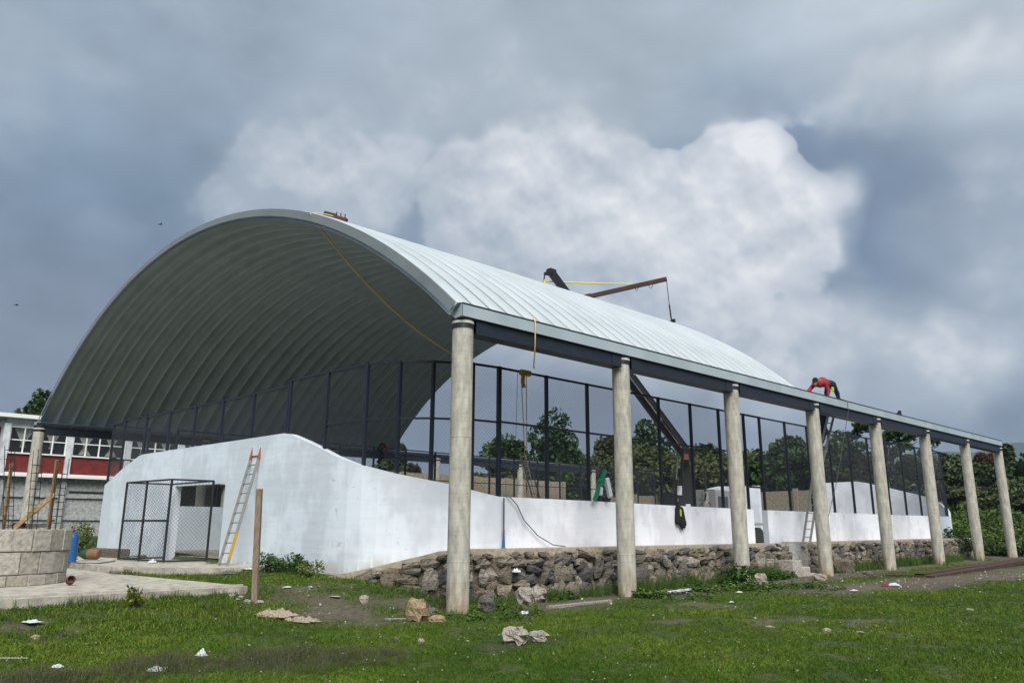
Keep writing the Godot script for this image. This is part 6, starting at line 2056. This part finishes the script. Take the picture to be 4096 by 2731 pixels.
func plants() -> void:
	shrub("leafy_weed", "leafy green weed clump at the white wall behind the post", "weed", on_ground(-6.2, 0.85), Vector3(1.7, 0.52, 0.5), 800, 0.04, Color(0.045, 0.085, 0.03), Color(0.08, 0.13, 0.045))
	shrub("leafy_weed", "taller green weed clump right of the first at the white wall", "weed", on_ground(-4.95, 0.75), Vector3(0.9, 0.58, 0.45), 520, 0.04, Color(0.04, 0.085, 0.025), Color(0.07, 0.13, 0.035))
	shrub("leafy_weed", "yellowish grassy weed clump where the stone ramp begins", "weed", on_ground(-4.2, 0.8), Vector3(1.0, 0.42, 0.4), 420, 0.035, Color(0.09, 0.13, 0.03), Color(0.16, 0.19, 0.05))
	shrub("leafy_weed", "yellow flowered weed below the slab edge", "weed", on_ground(-2.2, 5.05), Vector3(0.35, 0.42, 0.3), 200, 0.035, Color(0.05, 0.10, 0.025), Color(0.20, 0.20, 0.03))
	shrub("leafy_weed", "dark weeds behind the blue gas cylinder", "weed", Vector3(-17.3, 0.75, 2.0), Vector3(1.8, 1.0, 0.8), 600, 0.06, Color(0.05, 0.09, 0.025), Color(0.12, 0.14, 0.04))
	shrub("bush", "dark broad bush standing before the seventh column", "bush", on_ground(-1.5, -31.2), Vector3(2.3, 1.6, 2.2), 1300, 0.09, Color(0.03, 0.055, 0.022), Color(0.055, 0.085, 0.03))
	shrub("bush", "bluish dark bush round the farthest column's foot", "bush", on_ground(0.9, -36.8), Vector3(2.6, 1.1, 2.0), 1000, 0.09, Color(0.03, 0.06, 0.035), Color(0.06, 0.10, 0.05))
	shrub("bush", "leafy plant climbing the third column's foot", "bush", on_ground(0.2, -9.6), Vector3(0.9, 0.7, 0.7), 450, 0.06, Color(0.035, 0.08, 0.02), Color(0.06, 0.12, 0.03))
	var dk := Color(0.030, 0.058, 0.022)
	var dk2 := Color(0.062, 0.102, 0.036)
	var ol := Color(0.052, 0.066, 0.030)
	var ol2 := Color(0.10, 0.115, 0.050)
	var list := [
		["round_tree", "round dark tree left of the hanging ropes", -43.0, -41.5, 11.2, 5.6, 0, dk, dk2], ["pine_tree", "dark tall pine right of the hanging ropes", -37.2, -42.8, 11.9, 6.4, 4, Color(0.024, 0.052, 0.020), Color(0.046, 0.085, 0.030)],
		["slim_tree", "slim olive tree showing left of the second column", -39.9, -52.5, 10.8, 4.4, 0, ol, ol2], ["pine_tree", "dark pine crown behind the crane boom", -39.0, -59.0, 13.0, 6.4, 4, dk, dk2],
		["broad_tree", "broad olive tree under the crane boom", -27.9, -45.0, 8.4, 8.0, 0, ol, ol2], ["round_tree", "dark green tree left of the third column", -29.9, -56.0, 9.6, 6.5, 0, dk, ol2],
		["slim_tree", "small far tree right of the third column", -32.2, -68.5, 9.8, 5.0, 0, ol, ol2], ["broad_tree", "very dark broad tree left of the fourth column", -18.3, -49.0, 9.0, 6.4, 0, dk, dk2],
		["slim_tree", "narrow dark tree behind the extension ladder", -19.1, -59.9, 9.9, 4.4, 4, dk, dk2], ["sparse_tree", "tall sparse tree with sky showing through, by the fifth column", -11.7, -52.6, 10.0, 6.0, 2, dk, dk2],
		["round_tree", "green tree between the sixth and seventh columns", -14.3, -73.0, 9.0, 6.0, 0, dk, ol2], ["round_tree", "dark tree right of the seventh column", -10.4, -69.7, 7.2, 4.6, 4, dk, dk2],
		["flat_tree", "reddish flat topped tree far away before the hills", -14.6, -87.2, 9.7, 2.4, 3, Color(0.10, 0.055, 0.035), Color(0.15, 0.085, 0.055)], ["round_tree", "dark tree at the right edge of the picture", -4.4, -63.1, 8.2, 6.0, 4, dk, dk2],
		["round_tree", "dark tree above the red building's roof", -68.6, -6.1, 13.2, 4.0, 0, dk, dk2], ["round_tree", "dark tree at the foot of the roof's far end", -59.2, -39.3, 11.2, 2.8, 0, dk, dk2],
		["slim_tree", "small reddish green tree over the yard wall", -66.2, -47.4, 9.6, 2.4, 0, ol, Color(0.10, 0.075, 0.04)], ["broad_tree", "dark tree under the far gutter by the distant worker", -56.5, -35.7, 8.4, 5.0, 0, dk, dk2],
		["broad_tree", "olive bushy tree right of the crane mast", -24.2, -43.6, 7.2, 5.5, 0, ol, ol2], ["broad_tree", "grey olive bushy tree behind the second column", -31.4, -44.3, 8.0, 6.5, 0, ol, ol2],
		["broad_tree", "dark bushy tree above the peaked end wall", -15.0, -52.5, 7.6, 7.0, 0, dk, ol2], ["broad_tree", "green bushy tree behind the sixth column", -7.0, -56.5, 4.9, 5.0, 0, ol, ol2],
		["broad_tree", "bushy tree between the last two columns", -3.6, -51.4, 4.8, 5.0, 0, dk, ol2], ["broad_tree", "olive bushy tree low behind the ropes", -40.5, -37.5, 6.4, 7.5, 0, ol, ol2],
		["broad_tree", "dark bushy tree low behind the green frame", -36.0, -47.0, 8.0, 8.0, 0, dk, ol2], ["broad_tree", "olive bushy tree behind the black jacket", -33.0, -51.0, 8.4, 8.0, 0, ol, ol2],
		["slim_tree", "slim tall tree just left of the last column", -7.6, -68.0, 8.6, 2.6, 4, dk, ol2], ["sparse_tree", "loose thin tree above the bushes right of the sixth column", -11.0, -58.0, 7.6, 3.6, 2, ol, ol2],
		["broad_tree", "olive tree filling the gap right of the second column", -33.5, -47.5, 9.0, 7.0, 0, ol, ol2], ["broad_tree", "light green tree left of the crane mast", -30.0, -52.5, 9.2, 7.0, 0, dk, ol2], ["round_tree", "dark tree between the dark pine and the second column", -40.5, -47.5, 9.0, 6.0, 0, dk, dk2], ["broad_tree", "green tree behind the gate gap", -22.5, -50.0, 7.8, 6.0, 0, dk, ol2]]
	for q in list:
		var at := on_ground(q[2], q[3])
		var far := Vector2(q[2] - 11.7, q[3] - 9.6).length()
		tree(q[0], q[1], at, q[4], q[5], 9000 if q[6] != 2 else 5200, 0.0026 * far + 0.06, q[7], q[8], q[6])
	# the tangle of bushes behind the court and up the right hand slope
	var s := begin()
	for i in 640:
		var p := Vector3(rng.randf_range(-1.0, 1.0), 0, rng.randf_range(-1.0, 1.0))
		p.y = rng.randf_range(-0.25, 0.9) * (1.0 - 0.6 * p.length())
		var q := Basis(Vector3(rng.randfn(), rng.randfn(), rng.randfn()).normalized(), rng.randf() * TAU)
		var w := rng.randf_range(0.045, 0.11)
		s.set_smooth_group(-1)
		s.set_color(Color(0.036, 0.062, 0.018).lerp(Color(0.085, 0.115, 0.034), rng.randf()))
		quad(s, p - q * Vector3(w, 0, 0), p - q * Vector3(0, 0, w * 0.6), p + q * Vector3(w, 0, 0), p + q * Vector3(0, 0, w * 0.6))
	s.generate_normals()
	var clump := s.commit()
	var pl := []
	var cl := []
	var hn := noise(0.08, 2, 61)
	for i in 1500:
		var x := rng.randf_range(-62.0, 26.0)
		var z := rng.randf_range(-70.0, -41.5)
		if x > -1.0:
			z = rng.randf_range(-75.0, -37.0 - 0.10 * x)
		if x < -27.0:
			z = rng.randf_range(-72.0, -37.0 + minf(0.0, (x + 27.0) * 0.0))
		var v := hn.get_noise_2d(x, z)
		var k := rng.randf_range(0.55, 1.5) * (1.0 + 0.8 * v)
		var rise := clampf((-z - 40.0) / 22.0, 0.0, 1.0)
		pl.append(Transform3D(Basis(Vector3.UP, rng.randf() * TAU).scaled(Vector3(k, k * (0.9 + 0.4 * rng.randf()), k)), on_ground(x, z, 0.25 + 1.3 * rise * rng.randf() * rng.randf() + (0.9 * rng.randf() if v > 0.1 else 0.0))))
		var t := rng.randf_range(0.55, 1.45) * (1.0 + 0.5 * v)
		cl.append(Color(t * rng.randf_range(0.85, 1.15), t, t * rng.randf_range(0.8, 1.1)))
	for i in 260:
		var x := rng.randf_range(-6.0, 0.5)
		var z := rng.randf_range(-52.0, -37.0)
		var k := rng.randf_range(0.7, 1.3)
		pl.append(Transform3D(Basis(Vector3.UP, rng.randf() * TAU).scaled(Vector3(k, k, k)), on_ground(x, z, 0.2 + 0.09 * (-z - 37.0) * rng.randf())))
		var t := rng.randf_range(0.9, 1.7)
		cl.append(Color(t * 0.95, t, t * 0.95))
	scatter("undergrowth", "tangled green bushes behind the court and on the right slope", clump, pl, cl)

func hills() -> void:
	var hn := noise(0.0022, 4, 71)
	var s := begin()
	s.set_smooth_group(0)
	var rows := []
	for i in 34:
		var row := []
		for k in 150:
			var a := deg_to_rad(-75.0 + 90.0 * k / 149.0)
			var r := 900.0 + 45.0 * i
			var x := 11.7 + sin(a) * r
			var z := 9.6 - cos(a) * r
			var f := sin(PI * clampf(i / 33.0, 0.0, 1.0))
			var side := smoothstep(-62.0, -24.0, rad_to_deg(a)) * (1.0 - 0.25 * smoothstep(-12.0, 2.0, rad_to_deg(a)))
			row.append(Vector3(x, 8.0 + f * side * (126.0 + 46.0 * hn.get_noise_2d(x, z)), z))
		rows.append(row)
	for i in 33:
		for k in 149:
			quad(s, rows[i][k], rows[i + 1][k], rows[i + 1][k + 1], rows[i][k + 1])
	tag(obj("hills", s, M.hill), "long low wooded hills on the right horizon", "", "", "structure")

func birds() -> void:
	var k := 0
	for p in [Vector3(-77.92, 35.97, -18.02), Vector3(-91.11, 26.72, -7.28)]:
		var t := thing("bird", ["small dark bird high above the roof's left shoulder", "small dark bird low at the left edge of the sky"][k], "bird", p, "birds in the sky")
		obj("body", sdf([[Vector3(-0.05, 0, 0.15), Vector3(0.0, 0.0, -0.12), 0.03, 0.06], [Vector3(0.0, 0.01, -0.12), Vector3(0.02, 0.02, -0.2), 0.05, 0.025], [Vector3(-0.06, 0, 0.16), Vector3(-0.1, 0, 0.3), 0.03, 0.02]], 0.02, 0.03), M.rubber, t)
		for e in [-1.0, 1.0]:
			var s := begin()
			s.set_smooth_group(-1)
			quad(s, Vector3(0.03 * e, 0.02, -0.08), Vector3(0.22 * e, 0.12, -0.12), Vector3(0.22 * e, 0.11, 0.0), Vector3(0.03 * e, 0.0, 0.06))
			quad(s, Vector3(0.22 * e, 0.12, -0.12), Vector3(0.46 * e, 0.05, 0.02), Vector3(0.46 * e, 0.045, 0.05), Vector3(0.22 * e, 0.11, 0.0))
			obj("wing", s, M.rubber, t)
		k += 1

func _ready() -> void:
	rng.seed = 20240611
	setting_light()
	materials()
	var pn := mat("pane", Color(0.3, 0.32, 0.34, 0.14), 0.05)
	pn.metallic_specular = 0.22
	pn.transparency = BaseMaterial3D.TRANSPARENCY_ALPHA
	ground()
	hills()
	frame()
	walls()
	stonework()
	fences()
	cage()
	building()
	tank()
	crane()
	ladders()
	people()
	ropes()
	litter()
	plants()
	birds()
	grass()
